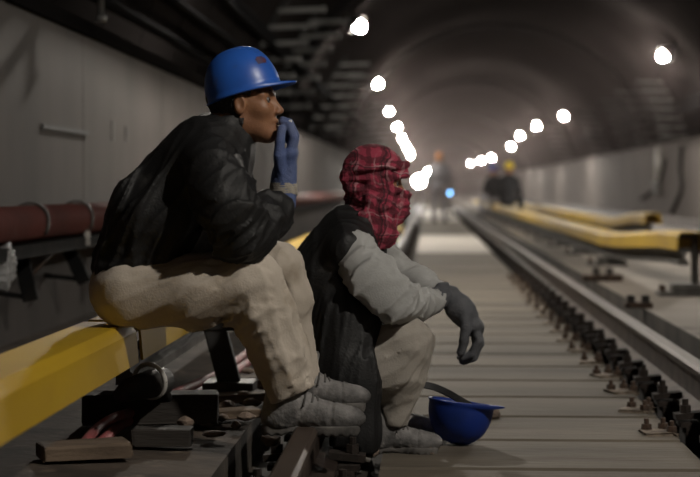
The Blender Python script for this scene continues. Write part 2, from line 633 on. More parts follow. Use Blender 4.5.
def sdf_obj(name, f, lo, hi, h, m, parent, origin=None, relax=1):
    v, q = mesh_sdf(f, lo, hi, h)
    for _ in range(relax):
        s = np.zeros_like(v)
        c = np.zeros(len(v))
        for a in range(4):
            b = (a + 1) % 4
            np.add.at(s, q[:, a], v[q[:, b]])
            np.add.at(s, q[:, b], v[q[:, a]])
            np.add.at(c, q[:, a], 1)
            np.add.at(c, q[:, b], 1)
        v = 0.6 * v + 0.4 * s / np.maximum(c, 1)[:, None]
    org = np.array(origin if origin is not None else (0, 0, 0))
    if parent is not None and origin is None:
        org = np.array(parent.location)
    me = bpy.data.meshes.new(name)
    me.from_pydata((v - org).tolist(), [], q.tolist())
    me.polygons.foreach_set('use_smooth', [True] * len(me.polygons))
    me.materials.append(m)
    me.update()
    o = bpy.data.objects.new(name, me)
    COL.objects.link(o)
    if parent is not None:
        o.parent = parent
        o.location = Vector(org) - Vector(parent.location)
    else:
        o.location = org
    return o


# ================================================================== STRUCTURE
XC, ZC, RR = 1.75, 0.90, 4.18
Y0, Y1 = -14.0, 320.0
SIDE = 0.14
RAILZ = 0.18

# floor: one swept section; the middle is laid in cross strips with open joints
bm = B()
prof = [(-2.3, 0.10), (-1.22, 0.10), (-0.60, 0.08), (-0.60, -0.07), (-0.15, -0.07), (-0.15, 0.0), (0.88, 0.0), (0.88, -0.10),
        (1.33, -0.10), (1.33, SIDE), (5.9, SIDE), (5.9, -0.4), (-2.3, -0.4)]
mi = [3, 3, 2, 2, 2, 0, 2, 2, 2, 1, 1, 1, 1]
st = []
y = Y0
while y < 110:
    st += [(y, 0.0), (y + 0.545, 0.0), (y + 0.56, 1.0), (y + 0.585, 1.0)]
    y += 0.6
st += [(Y1, 0.0)]
rings = []
for yy, g in st:
    ring = []
    for i, (x, z) in enumerate(prof):
        zz = z
        if i in (5, 6):
            zz = z - 0.022 * g
        ring.append(bm.verts.new((x, yy, zz)))
    rings.append(ring)
nP = len(prof)
for a, b in zip(rings, rings[1:]):
    for k in range(nP):
        f = bm.faces.new((a[k], a[(k + 1) % nP], b[(k + 1) % nP], b[k]))
        f.material_index = mi[k]
        if k == 5 and a[5].co.z < -0.02 and b[5].co.z < -0.02:
            f.material_index = 3
        elif k == 5 and (22.5 < a[5].co.y < 31 or 44 < a[5].co.y < 62):  # two stretches of strips get the paler colour
            f.material_index = 4
bm.faces.new(rings[0][::-1]); bm.faces.new(rings[-1])
fl = obj('floor', bm, [M['slab'], M['slab_side'], M['trough'], M['dirt'], M['pale_slab']])
tag(fl, 'dusty concrete track bed of cross strips between the rails', 'floor', kind='structure')


def wall(name, x0, x1, zb, label):
    bm = B()
    zt = 1.81 if x0 < 0 else 1.86
    y = Y0
    while y < Y1:
        ln = 3.0 if y < 120 else 20.0
        box(bm, (x0, y + 0.008, zb), (x1, min(y + ln, Y1) - 0.008, zt))
        y += ln
    e = 0.04 if x0 < 0 else 0.0
    e2 = 0.04 if x0 > 0 else 0.0
    if x0 > 0:
        box(bm, (x0 - e2, Y0, 1.86), (x1 - 0.02, Y1, 1.93))
    box(bm, (x0 + (0.0 if x0 < 0 else 0.05), Y0, zb), (x1 - (0.05 if x0 < 0 else 0.0), Y1, zt - 0.01))
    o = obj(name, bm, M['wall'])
    tag(o, label, 'wall', kind='structure')
    return o


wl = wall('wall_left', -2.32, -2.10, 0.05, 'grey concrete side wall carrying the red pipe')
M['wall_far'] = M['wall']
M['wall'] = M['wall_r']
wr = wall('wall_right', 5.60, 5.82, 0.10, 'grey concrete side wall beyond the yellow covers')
bm = B()
box(bm, (-2.32, Y0, 1.81), (-2.07, Y1, 1.90))
tag(obj('trim_6', bm, M['rib']), 'dark coping along the top of the pipe wall', 'coping', kind='structure')
# scars in the wall by the pipe
bm = B()
a, b_ = P(48, 121, 8.9), P(99, 132, 10.1)
box(bm, (-2.106, a.y, 1.205), (-2.085, b_.y, 1.228))
o = obj('crack', bm, M['black']); o.parent = wl
bm = B()
for (px, py, hh) in ((112, 131, 0.13), (126, 134, 0.10)):
    s_ = 2.1 * F / (430 - px)
    q = P(px, py, s_)
    box(bm, (-2.106, q.y - 0.02, q.z - hh / 2), (-2.092, q.y + 0.03, q.z + hh / 2))
o = obj('crack', bm, M['steel']); o.parent = wl

# arched lining in rings
bm = B()
a0 = math.acos(max(-1, (-2.3 - XC) / RR)); a1 = math.acos((5.8 - XC) / RR)
NA = 40
st = []
y = Y0
while y < 130:
    st += [(y, RR), (y + 1.46, RR), (y + 1.47, RR + 0.03), (y + 1.49, RR + 0.03)]
    y += 1.5
st.append((Y1, RR))
rings = []
for yy, rr in st:
    rings.append([bm.verts.new((XC + rr * math.cos(a0 + (a1 - a0) * k / NA), yy, ZC + rr * math.sin(a0 + (a1 - a0) * k / NA)))
                  for k in range(NA + 1)])
for a, b in zip(rings, rings[1:]):
    for k in range(NA):
        bm.faces.new((a[k], b[k], b[k + 1], a[k + 1])).smooth = False
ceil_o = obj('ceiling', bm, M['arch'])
tag(ceil_o, 'dark ringed concrete arch of the tunnel', 'ceiling', kind='structure')
# heavier ribs
for n_, yr in enumerate((25.0, 42.0, 64.0, 95.0, 140.0)):
    bm = B()
    rings = []
    for yy, rr in ((yr, RR + 0.02), (yr, RR - 0.14), (yr + 0.7, RR - 0.14), (yr + 0.7, RR + 0.02)):
        rings.append([bm.verts.new((XC + rr * math.cos(a0 + (a1 - a0) * k / NA), yy, ZC + rr * math.sin(a0 + (a1 - a0) * k / NA)))
                      for k in range(NA + 1)])
    for a, b in zip(rings, rings[1:]):
        for k in range(NA):
            bm.faces.new((a[k], b[k], b[k + 1], a[k + 1]))
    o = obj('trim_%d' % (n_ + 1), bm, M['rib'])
    tag(o, 'dark rib of the tunnel arch, %s from the camera' % ORD[n_], 'arch rib', kind='structure')
# end closures
for nm, yy in (('wall_back', Y0), ('wall_front', Y1)):
    bm = B()
    box(bm, (-2.6, yy - 0.1, -0.4), (6.1, yy + 0.1, 5.3))
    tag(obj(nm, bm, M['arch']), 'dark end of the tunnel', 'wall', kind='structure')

# haze hanging in the tunnel
bm = B()
box(bm, (-2.05, 28.0, 0.25), (5.55, 310.0, 4.2))
hz = obj('haze', bm, None or M['film'])
hm = bpy.data.materials.new('tunnel_haze')
hm.use_nodes = True
hm.node_tree.nodes.clear()
_o = hm.node_tree.nodes.new('ShaderNodeOutputMaterial')
_v = hm.node_tree.nodes.new('ShaderNodeVolumeScatter')
_v.inputs['Color'].default_value = (0.95, 0.78, 0.75, 1)
_v.inputs['Density'].default_value = HAZE
_v.inputs['Anisotropy'].default_value = 0.55
hm.node_tree.links.new(_v.outputs[0], _o.inputs['Volume'])
hz.data.materials.clear(); hz.data.materials.append(hm)
tag(hz, 'dusty haze glowing around the lamps down the tunnel', 'haze', kind='stuff')

# ================================================================== RAILS
RP = [(-0.075, 0.0), (0.075, 0.0), (0.075, 0.012), (0.012, 0.032), (0.009, 0.125), (0.034, 0.138), (0.0355, 0.16),
      (0.026, 0.172), (-0.026, 0.172), (-0.0355, 0.16), (-0.034, 0.138), (-0.009, 0.125), (-0.012, 0.032), (-0.075, 0.012)]
RMI = [0] * 14
for k in (6, 7, 8):
    RMI[k] = 1


def rail(name, x, zb, label, clips, ystart=-4.0, first=2.1, trough=-0.07):
    t = thing(name, (x, ystart, zb), label, 'rail')
    bm = B()
    extrude(bm, RP, 0, 305 - ystart, mi=RMI)
    o = obj('rail_bar', bm, [M['rail'], M['rail_top']], t)
    # a fastening: chair block, plate, two clips with bolts
    if clips:
        bm = B()
        hgt = zb - trough
        box(bm, (-0.13, -0.08, -hgt), (0.13, 0.08, -0.012), bevel=0.008)
        box(bm, (-0.145, -0.065, -0.014), (0.145, 0.065, 0.004))
        for s in (-1, 1):
            beam(bm, (s * 0.16, 0, 0.02), (s * 0.045, 0, 0.03), 0.07, 0.022)
            bmesh.ops.create_cone(bm, cap_ends=True, segments=6, radius1=0.022, radius2=0.022, depth=0.035,
                                  matrix=Matrix.Translation((s * 0.12, 0, 0.045)))
            bmesh.ops.create_cone(bm, cap_ends=True, segments=8, radius1=0.012, radius2=0.012, depth=0.05,
                                  matrix=Matrix.Translation((s * 0.12, 0, 0.06)))
        c0 = obj('rail_clip', bm, M['clip'], t)
        c0.location = (0, first - ystart, 0)
        for k in range(1, clips):
            c = c0.copy(); COL.objects.link(c); c.parent = t
            c.location = (0, first - ystart + 0.6 * k, 0)
    return t


rail('running_rail', -0.357, RAILZ - 0.172, 'worn steel rail under the seated worker\'s boots', 60, first=2.8)
rail('running_rail', 1.08, RAILZ - 0.172, 'brown steel rail running along the row of rusty bolt pads', 95, first=5.0, trough=-0.10)
rail('running_rail', 3.15, SIDE + 0.01, 'steel rail of the far track nearer the two yellow covers', 20, first=14, trough=SIDE)
rail('running_rail', 4.585, SIDE + 0.01, 'steel rail of the far track close to the bare concrete wall', 20, first=14, trough=SIDE)

# bolt pads along the strip ends
t0 = thing('bolt_pad', (0.82, 0, 0), '', 'bolt pad')
bm = B()
box(bm, (-0.055, -0.06, -0.01), (0.055, 0.06, 0.012), bevel=0.006)
v0 = list(bm.verts)
for v in v0:
    v.co += Vector((random.uniform(-.012, .012), random.uniform(-.012, .012), 0))
obj('mortar_bed', bm, M['mortar'], t0)
for (x, y_) in ((-0.035, 0.03), (0.04, -0.035), (0.03, 0.045)):
    bm = B()
    bmesh.ops.create_cone(bm, cap_ends=True, segments=6, radius1=0.02, radius2=0.018, depth=0.022, matrix=Matrix.Translation((0, 0, 0.02)))
    bmesh.ops.create_cone(bm, cap_ends=True, segments=8, radius1=0.01, radius2=0.009, depth=0.03, matrix=Matrix.Translation((0, 0, 0.035)))
    o = obj('bolt', bm, M['rust'], t0)
    o.location = (x, y_, 0)
yb = 5.95
for k in range(18):
    t = t0 if k == 0 else dup(t0)
    t.location = (0.825 + random.uniform(-.01, .01), yb + 0.6 * k, 0.0)
    t.rotation_euler = (0, 0, random.uniform(-.5, .5))
    t['label'] = 'small rusty bolt pad by the rail groove, %s in its row from the camera' % ORD[k]
    t['group'] = 'rusty bolt pads on the strip ends'

# ================================================================== YELLOW THIRD RAIL COVERS
def cover_prof(wd, hh, th=0.008):
    hw = wd / 2
    outer = [(-hw, 0), (-hw + 0.008, hh - 0.03), (-hw + 0.03, hh), (hw - 0.03, hh), (hw - 0.008, hh - 0.03), (hw, 0)]
    inner = [(hw - th, 0), (hw - 0.008 - th, hh - 0.03 - th * .4), (hw - 0.03 - th * .4, hh - th), (-hw + 0.03 + th * .4, hh - th),
             (-hw + 0.008 + th, hh - 0.03 - th * .4), (-hw + th, 0)]
    return outer + inner


CP = cover_prof(0.2, 0.125)
CTOP = 0.47


def cover(label, x, ys, group='yellow third rail covers'):
    """ys: list of (y, dx, dz); one moulded section"""
    y0 = ys[0][0]
    bm = B()
    extrude(bm, CP, 0, 0, ys=[(yy - y0, dx, dz) for yy, dx, dz in ys])
    o = obj('third_rail_cover', bm, M['yellow'])
    o.location = (x, y0, CTOP - 0.125)
    tag(o, label, 'rail cover', group)
    return o


XL = -0.985
cover('yellow cover section the worker in the blue helmet sits on', XL, [(2.4, 0, 0), (5.02, 0, 0)])
cover('yellow cover section continuing past the seated worker\'s legs', XL, [(5.10, 0, 0), (8.3, 0, 0)])
for k in range(3):
    cover('yellow cover section behind the crouching worker, %s one onward' % ORD[k + 1], XL, [(8.36 + 4 * k, 0, 0), (12.3 + 4 * k, 0, 0)])
XR = 1.71
ends = [(11.2, 0.06, 0.115), (12.0, 0.055, 0.108), (14.2, 0.02, 0.03), (15.5, 0, 0), (16.8, 0, 0)]
cover('yellow cover with the open raised near end above a grey stand', XR, ends)
y = 16.86
k = 0
while y < 60:
    cover('yellow cover section of the straight row beyond the raised end, %s in line' % ORD[k + 1], XR, [(y, 0, 0), (y + 3.94, 0, 0)])
    y += 4; k += 1
XF = 2.55
cover('shorter yellow cover with raised open end, behind the first row near the wall', XF,
      [(18.9, 0.0, 0.125), (20.0, 0, 0.118), (22.0, 0, 0.03), (23.2, 0, 0), (24.5, 0, 0)])
y = 24.56
k = 0
while y < 48:
    cover('yellow cover of the row along the far track, %s from its raised end' % ORD[k + 1], XF, [(y, 0, 0), (y + 3.94, 0, 0)])
    y += 4; k += 1


def conductor(label, x, ys):
    prf = [(-0.035, 0.0), (0.035, 0.0), (0.035, 0.03), (0.012, 0.045), (0.012, 0.075), (0.03, 0.09), (0.03, 0.11), (-0.03, 0.11),
           (-0.03, 0.09), (-0.012, 0.075), (-0.012, 0.045), (-0.035, 0.03)]
    y0 = ys[0][0]
    bm = B()
    extrude(bm, prf, 0, 0, ys=[(yy - y0, dx, dz) for yy, dx, dz in ys])
    o = obj('conductor_rail', bm, M['greysteel'])
    o.location = (x, y0, 0.235)
    return tag(o, label, 'conductor rail')


conductor('grey conductor rail under the yellow cover beside the seated worker', XL, [(5.35, 0, 0), (26, 0, 0)])
conductor('dark conductor rail under the yellow row with the near raised end', XR, [(11.5, 0.055, 0.11), (12.0, 0.055, 0.108), (14.2, 0.02, 0.03), (15.5, 0, 0), (60, 0, 0)])
conductor('dark conductor rail under the far track\'s yellow covers', XF, [(19.2, 0, 0.12), (20, 0, 0.118), (22, 0, 0.03), (23.2, 0, 0), (60, 0, 0)])


def stand_builder(name, fl_z, label, lift=0.0):
    t = thing(name, (0, 0, fl_z), label, 'rail support')
    bm = B(); box(bm, (-0.19, -0.11, 0), (0.19, 0.11, 0.03), bevel=0.005); box(bm, (-0.10, -0.085, 0.03), (0.12, 0.085, 0.085), bevel=0.01)
    obj('base_plate', bm, M['greysteel'], t)
    bm = B(); box(bm, (0.044, -0.045, 0.08), (0.088, 0.045, 0.452 + lift - fl_z), bevel=0.008)
    obj('post', bm, M['steel'], t)
    bm = B(); box(bm, (-0.08, -0.04, 0.425 + lift - fl_z), (0.088, 0.04, 0.455 + lift - fl_z), bevel=0.005)
    box(bm, (-0.08, -0.035, 0.36 + lift - fl_z), (-0.055, 0.035, 0.43 + lift - fl_z), bevel=0.005)
    obj('claw', bm, M['steel'], t)
    bm = B(); box(bm, (-0.05, -0.03, 0.30), (0.05, 0.03, 0.305)); bm.free()
    for s in (-1, 1):
        bm = B()
        bmesh.ops.create_cone(bm, cap_ends=True, segments=6, radius1=0.024, radius2=0.024, depth=0.05, matrix=Matrix.Translation((s * 0.155, 0, 0.05)))
        obj('bolt', bm, M['rust'], t)
    return t


s0 = stand_builder('support_stand', SIDE, 'grey stand holding up the near open end of the yellow cover', 0.11)
s0.location = (XR + 0.057, 11.45, SIDE)
s1 = None
k = 0
y = 15.9
while y < 50:
    if s1 is None:
        c = s1 = stand_builder('support_stand', SIDE, '')
    else:
        c = dup(s1)
    c.location = (XR, y, SIDE)
    c['label'] = 'support stand under the straight yellow row, %s behind the stand of the open end' % (ORD[k] if k else 'first')
    c['group'] = 'stands under the yellow covers'
    y += 2.6; k += 1
k = 0
for y in (23.6, 26.2, 28.8, 31.4, 34.0):
    c = dup(s1)
    c.location = (XF, y, SIDE)
    c['label'] = 'support stand under the far track\'s yellow covers, %s from their raised end' % ORD[k]
    c['group'] = 'stands under the yellow covers'
    k += 1
ss = thing('support_stand', (XL, 5.55, 0.09), 'black leaning support stand under the yellow cover by the seated worker\'s shin', 'rail support')
bm = B()
a, b_ = P(212, 316, 6.15), P(230, 384, 6.15)
beam(bm, a, b_, 0.085, 0.05, up=(0, 1, 0), bevel=0.008)
to_parent(obj('post', bm, M['black']), ss)
bm = B()
beam(bm, P(200, 322, 6.15), P(250, 322, 6.15), 0.07, 0.06, up=(0, 0, 1), bevel=0.008)
to_parent(obj('claw', bm, M['black']), ss)
bm = B()
beam(bm, P(205, 386, 6.15), P(255, 386, 6.15), 0.16, 0.04, up=(0, 0, 1), bevel=0.006)
to_parent(obj('base_plate', bm, M['steel']), ss)

# clamps lying on the slab beyond the rail
for k, (px, py) in enumerate(((592, 281), (612, 281))):
    q = PZ(px, py, SIDE)
    t = thing('rail_clamp', q, '%s rusty rail clamp lying on the slab between rail and yellow cover' % ('squarer', 'slimmer')[k], 'clamp', 'clamps lying on the slab')
    bm = B(); box(bm, (-0.08, -0.07, 0), (0.08, 0.07, 0.05), bevel=0.012); obj('clamp_body', bm, M['rust'], t)
    bm = B(); bmesh.ops.create_cone(bm, cap_ends=True, segments=6, radius1=0.03, radius2=0.028, depth=0.06, matrix=Matrix.Translation((0.03 - 0.05 * k, 0, 0.075)))
    obj('bolt', bm, M['steel'], t)
q = PZ(652, 308, SIDE)
t = thing('rail_clamp', q, 'rusty clamp pair on the slab in front of the grey stand', 'clamp', 'clamps lying on the slab')
bm = B(); box(bm, (-0.17, -0.05, 0), (0.0, 0.05, 0.035), bevel=0.008); obj('clamp_body', bm, M['rust'], t)
for dx in (-0.13, -0.04):
    bm = B(); bmesh.ops.create_cone(bm, cap_ends=True, segments=6, radius1=0.028, radius2=0.026, depth=0.05, matrix=Matrix.Translation((dx, 0, 0.055))); obj('bolt', bm, M['steel'], t)

# short yellow cover piece lying beyond the crouching worker beside the rail
bm = B()
extrude(bm, CP, 0, 1.6)
o = obj('third_rail_cover', bm, M['yellow'])
o.location = (-0.52, 24.3, 0.185)
o.rotation_euler = (0, R(84), R(-0.5))
tag(o, 'loose yellow cover piece lying beside the rail behind the crouching worker', 'rail cover')

# ================================================================== PIPE AND BRACKETS ON THE WALL
PX, PZc, PR = -1.92, 0.708, 0.088
pp = thing('wall_pipe', (PX, -4, PZc), 'dull red pipe running along the concrete wall', 'pipe')
bm = B(); tube(bm, [(0, 0, 0), (0, 90, 0)], PR, 24)
obj('pipe_tube', bm, M['pipe'], pp)
for yy in (7.55, 8.55, 13.5):
    bm = B()
    tube(bm, [(0, yy + 4 - 0.05, 0), (0, yy + 4 + 0.05, 0)], PR + 0.006, 24)
    if yy == 13.5:
        obj('coupling', bm, M['pipe'], pp)
    else:
        bm.free()
for k, yy in enumerate((7.9, 8.95, 10.2)):
    t = thing('pipe_bracket', (-2.1, yy, 0.3), ('dark pipe bracket next to the hanging plastic bag', 'dark pipe bracket with the small white tag above it',
              'dark pipe bracket half hidden behind the seated worker')[k], 'bracket', 'brackets under the red pipe')
    org = Vector((-2.1, yy, 0.3))
    bm = B(); box(bm, (0, -0.03, 0.27), (0.235, 0.03, 0.292)); obj('shelf_arm', bm, M['ledge'], t)
    dxy = Vector((0, 0, 0)) if k < 2 else P(110, 240, yy) - P(66, 240, yy)
    a = (P(19, 246, yy) if k == 0 else P(66, 243, yy) + dxy) - org
    b_ = (P(31, 301, yy) if k == 0 else P(85, 283, yy) + dxy) - org
    bm = B(); beam(bm, a, b_, 0.075, 0.03, up=(0, 1, 0), bevel=0.004)
    obj('leg', bm, M['ledge'], t)
    bm = B(); beam(bm, b_ + Vector((-.03, 0.01, .02)), (0.0, 0.02, b_.z + 0.04), 0.025, 0.025); obj('foot_bar', bm, M['ledge'], t)
    if k == 0:
        bm = B(); tube(bm, [P(30, 277, 7.95) - org, P(59, 246, 8.5) - org], 0.008, 8); obj('stay_rod', bm, M['rust'], t)
    bm = B()
    arc = [(0.18 + (PR + 0.012) * math.cos(a_), 0.02 - 0.10 * (1 - math.sin(max(0, a_))) * 0.6, 0.408 + (PR + 0.012) * math.sin(a_)) for a_ in [R(-30 + 15 * i) for i in range(15)]]
    tube(bm, arc, 0.008, 8); obj('strap', bm, M['greysteel'], t)
bm = B()
box(bm, (-2.1, -4, 0.592), (-1.865, 40, 0.612))
box(bm, (-1.875, -4, 0.555), (-1.862, 40, 0.612))
o = obj('pipe_ledge', bm, M['ledge'])
tag(o, 'dark steel ledge carrying the red pipe along the wall', 'ledge')
q = P(73, 237, 8.95)
bm = B(); box(bm, (-0.014, -0.006, -0.045), (0.014, 0.006, 0.035), bevel=0.003)
o = obj('tag_plate', bm, M['white']); o.location = (-1.856, 8.93, q.z)
tag(o, 'small white tag stuck under the red pipe by the bracket', 'tag')

# plastic bag hanging at the picture's edge
bc = P(2, 268, 7.3)


def f_bag(p):
    d = ell(p, bc, (0.065, 0.10, 0.10))
    d = smin(d, chain(p, [(bc + Vector((0, 0, 0.06)), 0.05), (bc + Vector((0.0, 0.02, 0.14)), 0.02)]), 0.04)
    return d + 0.014 * folds(p, (0, 0.2, 1), 60, 3, 2.5) + 0.006 * folds(p, (1, 0.2, 0), 110, 5, 2)


o = sdf_obj('plastic_bag', f_bag, bc - Vector((.16, .18, .2)), bc + Vector((.16, .18, .24)), 0.007, M['film'], None, origin=bc)
tag(o, 'crumpled clear plastic bag hanging below the red pipe', 'plastic bag')

# hanging rod at the top of the wall
q = P(101, 18, 9.6)
bm = B(); tube(bm, [(q.x, q.y, q.z), (q.x, q.y, 2.9)], 0.018, 8); tube(bm, [(q.x, q.y, q.z - 0.02), (q.x, q.y, q.z + 0.01)], 0.03, 8)
o = obj('hanger_rod', bm, M['galv'])
tag(o, 'pale hanging rod above the concrete wall near the camera', 'rod')

# ================================================================== CABLE RACKS AND CABLES
def rack(label, y, side, group):
    """side -1: pipe wall, +1: far wall"""
    x0 = -2.28 if side < 0 else 5.78
    d = -side
    t = thing('cable_rack', (x0, y, 1.93), label, 'cable rack', group)
    bm = B()
    pts = []
    for k in range(9):
        z = 1.93 + 1.45 * k / 8
        xx = XC + side * math.sqrt(RR ** 2 - (z - ZC) ** 2) - x0
        pts.append(Vector((xx + d * 0.05, 0, z - 1.93)))
    for a, b in zip(pts, pts[1:]):
        beam(bm, a, b, 0.06, 0.05, up=(0, 1, 0))
    obj('upright', bm, M['ledge'], t)
    for k in range(7):
        z = 2.02 + 0.2 * k
        xx = XC + side * math.sqrt(RR ** 2 - (z - ZC) ** 2) - x0
        bm = B()
        beam(bm, (xx + d * 0.04, 0, z - 1.93), (xx + d * 0.60, 0, z - 1.93 + 0.02), 0.07, 0.05)
        beam(bm, (xx + d * 0.585, 0, z - 1.93 + 0.02), (xx + d * 0.61, 0, z - 1.93 + 0.02), 0.08, 0.075)
        obj('arm', bm, M['rack_arm'], t)
    return t


for k, y in enumerate((5.5, 9.5, 20.0, 23.4, 31.5, 35, 46.5, 50, 61.5)):
    rack('steel cable rack above the red pipe wall, %s from the camera' % ORD[k], y, -1, 'cable racks above the pipe wall')
for k, y in enumerate((37.0, 41.0, 45, 52, 66)):
    rack('steel cable rack above the far wall, %s from the camera' % ORD[k], y, 1, 'cable racks above the far wall')
for side in (-1, 1):
    for k in range(4):
        z = 2.02 + 0.2 * k + 0.07
        xx = XC + side * (math.sqrt(RR ** 2 - (z - ZC) ** 2) - 0.16 - 0.11 * (k % 3))
        pts = []
        for j in range(60):
            y = -4 + 1.9 * j
            pts.append((xx + random.uniform(-.015, .015), y, z + random.uniform(-.012, .01)))
        bm = B(); tube(bm, pts, 0.04, 8)
        o = obj('power_cable', bm, M['cable'])
        tag(o, 'thick black cable on the %s arm up of the racks above the %s' % (['lowest', 'second', 'third', 'fourth', 'fifth', 'sixth'][k],
            'red pipe wall' if side < 0 else 'far wall'), 'cable', 'cables on the racks')

# conduit and loose cables on the far wall
q = P(650, 190, 40)
t = thing('wall_conduit', (5.56, q.y, 0.6), 'pale vertical conduit on the far concrete wall', 'conduit')
bm = B(); tube(bm, [(-0.04, 0, 0.45), (-0.04, 0, 1.24)], 0.075, 10); obj('conduit_tube', bm, M['white'], t)
bm = B(); box(bm, (-0.13, -0.18, 0.1), (0.035, 0.18, 0.45), bevel=0.01); obj('junction_box', bm, M['steel'], t)
for k, pts in enumerate(([(632, 200), (640, 194), (648, 186), (652, 172), (654, 160)], [(668, 150), (667, 170), (668, 188), (664, 202), (660, 212)])):
    bm = B()
    tube(bm, smooth_path([Vector((5.50, P(a, b, 40).y, P(a, b, 39.5 - 0.0).z)) + Vector((0, (650 - a) * -0.0, 0)) +
                          Vector((0.057, -(a - 650) * 0.19, 0)) for i, (a, b) in enumerate(pts)]), 0.045, 8)
    o = obj('hanging_cable', bm, M['cable'])
    tag(o, ('loose black cable sweeping down from the pale conduit', 'black cable hanging straight beside the pale conduit')[k], 'cable')

# ================================================================== LAMPS
def lamp(loc, label, group, side):
    t = thing('tunnel_lamp', loc, label, 'lamp', group)
    bm = B()
    shp = [(0.175, -0.02), (0.15, 0.05), (0.10, 0.10), (0.06, 0.15), (0.0, 0.15)]  # black hood shaped to keep lamp light off the arch
    shi = [(0.0, 0.09), (0.09, 0.092), (0.14, 0.045), (0.167, -0.022)]
    rings = [[bm.verts.new((r_ * math.cos(2 * math.pi * k / 20), r_ * math.sin(2 * math.pi * k / 20), z_)) for k in range(20)] for r_, z_ in shp[:-1]]
    rin = [[bm.verts.new((r_ * math.cos(2 * math.pi * k / 20), r_ * math.sin(2 * math.pi * k / 20), z_)) for k in range(20)] for r_, z_ in shi[1:]]
    bm.faces.new(rings[-1]); bm.faces.new(rin[0])
    allr = rings[::-1] + rin[::-1]
    for a, b in zip(allr, allr[1:]):
        for k in range(20):
            bm.faces.new((a[k], a[(k + 1) % 20], b[(k + 1) % 20], b[k]))
    obj('housing', bm, M['ledge'], t)
    bm = B()
    bmesh.ops.create_uvsphere(bm, u_segments=16, v_segments=8, radius=0.085)
    for v in bm.verts:
        v.co.z = v.co.z * 1.25 - 0.04
    o = obj('lens', bm, M['lamp'], t, smooth=True)
    bm = B()
    th = math.atan2(loc[2] - ZC, loc[0] - XC)
    rr = math.hypot(loc[2] - ZC, loc[0] - XC)
    e = Vector((0, 0, max(0.16, RR - rr + 0.02)))
    t.rotation_euler = (0, math.pi / 2 - th, 0)
    tube(bm, [(0, 0, 0.14), tuple(e)], 0.02, 8)
    obj('hanger', bm, M['steel'], t)
    return t


LL = [(357, 24, 27.2), (376, 82, 42), (388, 110, 57), (396, 126, 72), (401, 137, 87), (405, 145, 102), (408, 150.5, 117), (410, 155, 132)]
RL = [(665, 54, 33.5), (565, 115, 61), (538, 125, 71), (521, 135, 84), (512, 146, 105), (492, 157, 144), (482, 160, 159), (471, 163, 178)]
for k, (px, py, Y) in enumerate(LL):
    lamp(P(px, py, Y), 'glowing lamp in the row over the pipe wall, %s of those in view' % ORD[k], 'lamps over the pipe wall', -1)
for k, (px, py, Y) in enumerate(RL):
    Y = min(Y, 4.72 * F / (px - 428))
    lamp(P(px, py, Y), 'glowing lamp in the row over the far track, %s of those in view' % ORD[k], 'lamps over the far track', 1)
lamp((-1.25, 13.0, 3.55), 'lamp over the pipe wall, just out of view above the men', 'lamps over the pipe wall', -1)
for k, loc in enumerate([(4.75, 18.0, 3.5), (2.9, 1.9, 4.3)]):  # second lamp stands off the row, added to brighten the men
    lamp(loc, 'unseen lamp on the far track side, %s toward the men' % ORD[k], 'lamps over the far track', 1)


def floodlight(loc, rad, label, ground, spread=0.3):
    t = thing('work_light', (loc[0], loc[1], ground), label, 'work light')
    h = loc[2] - ground
    bm = B(); tube(bm, [(0, 0.08, 0.25), (0, 0.08, h)], 0.025, 8); obj('pole', bm, M['steel'], t)
    for k in range(3):
        a_ = R(90 + 120 * k)
        bm = B(); tube(bm, [(0, 0.08, 0.35), (spread * math.cos(a_), 0.08 + spread * math.sin(a_), 0.0)], min(0.018, spread * 0.4), 8); obj('leg', bm, M['steel'], t)
    bm = B(); bmesh.ops.create_cone(bm, cap_ends=True, segments=20, radius1=rad * 1.12, radius2=rad * 0.6, depth=0.16, matrix=Matrix.Translation((0, 0.10, h)) @ Matrix.Rotation(R(-90), 4, 'X'))
    obj('housing', bm, M['steel'], t)
    bm = B(); bmesh.ops.create_uvsphere(bm, u_segments=16, v_segments=8, radius=rad)
    for v in bm.verts:
        v.co.y *= 0.3
    bmesh.ops.translate(bm, verts=bm.verts, vec=(0, 0.0, h))
    obj('lens', bm, M['flood'], t, smooth=True)


floodlight(Vector((-0.357, 66, P(419, 181, 66).z)), 0.2, 'brightest work light beside the standing figure down the track', RAILZ, 0.02)
floodlight(P(428.5, 172, 86), 0.12, 'smaller work light just above and behind the brightest one', 0.0)
q = P(450, 193, 50)
t = thing('signal_lamp', (q.x, q.y, 0.0), 'small blue lamp on a short post beside the standing figure', 'signal lamp')
bm = B(); tube(bm, [(0, 0, 0), (0, 0, q.z - 0.06)], 0.03, 8); obj('post', bm, M['steel'], t)
bm = B(); box(bm, (-0.09, 0.0, q.z - 0.09), (0.09, 0.12, q.z + 0.09), bevel=0.01); obj('housing', bm, M['steel'], t)
bm = B(); bmesh.ops.create_uvsphere(bm, u_segments=12, v_segments=8, radius=0.028)
bmesh.ops.translate(bm, verts=bm.verts, vec=(0, 0, q.z)); obj('lens', bm, M['bluelight'], t, smooth=True)

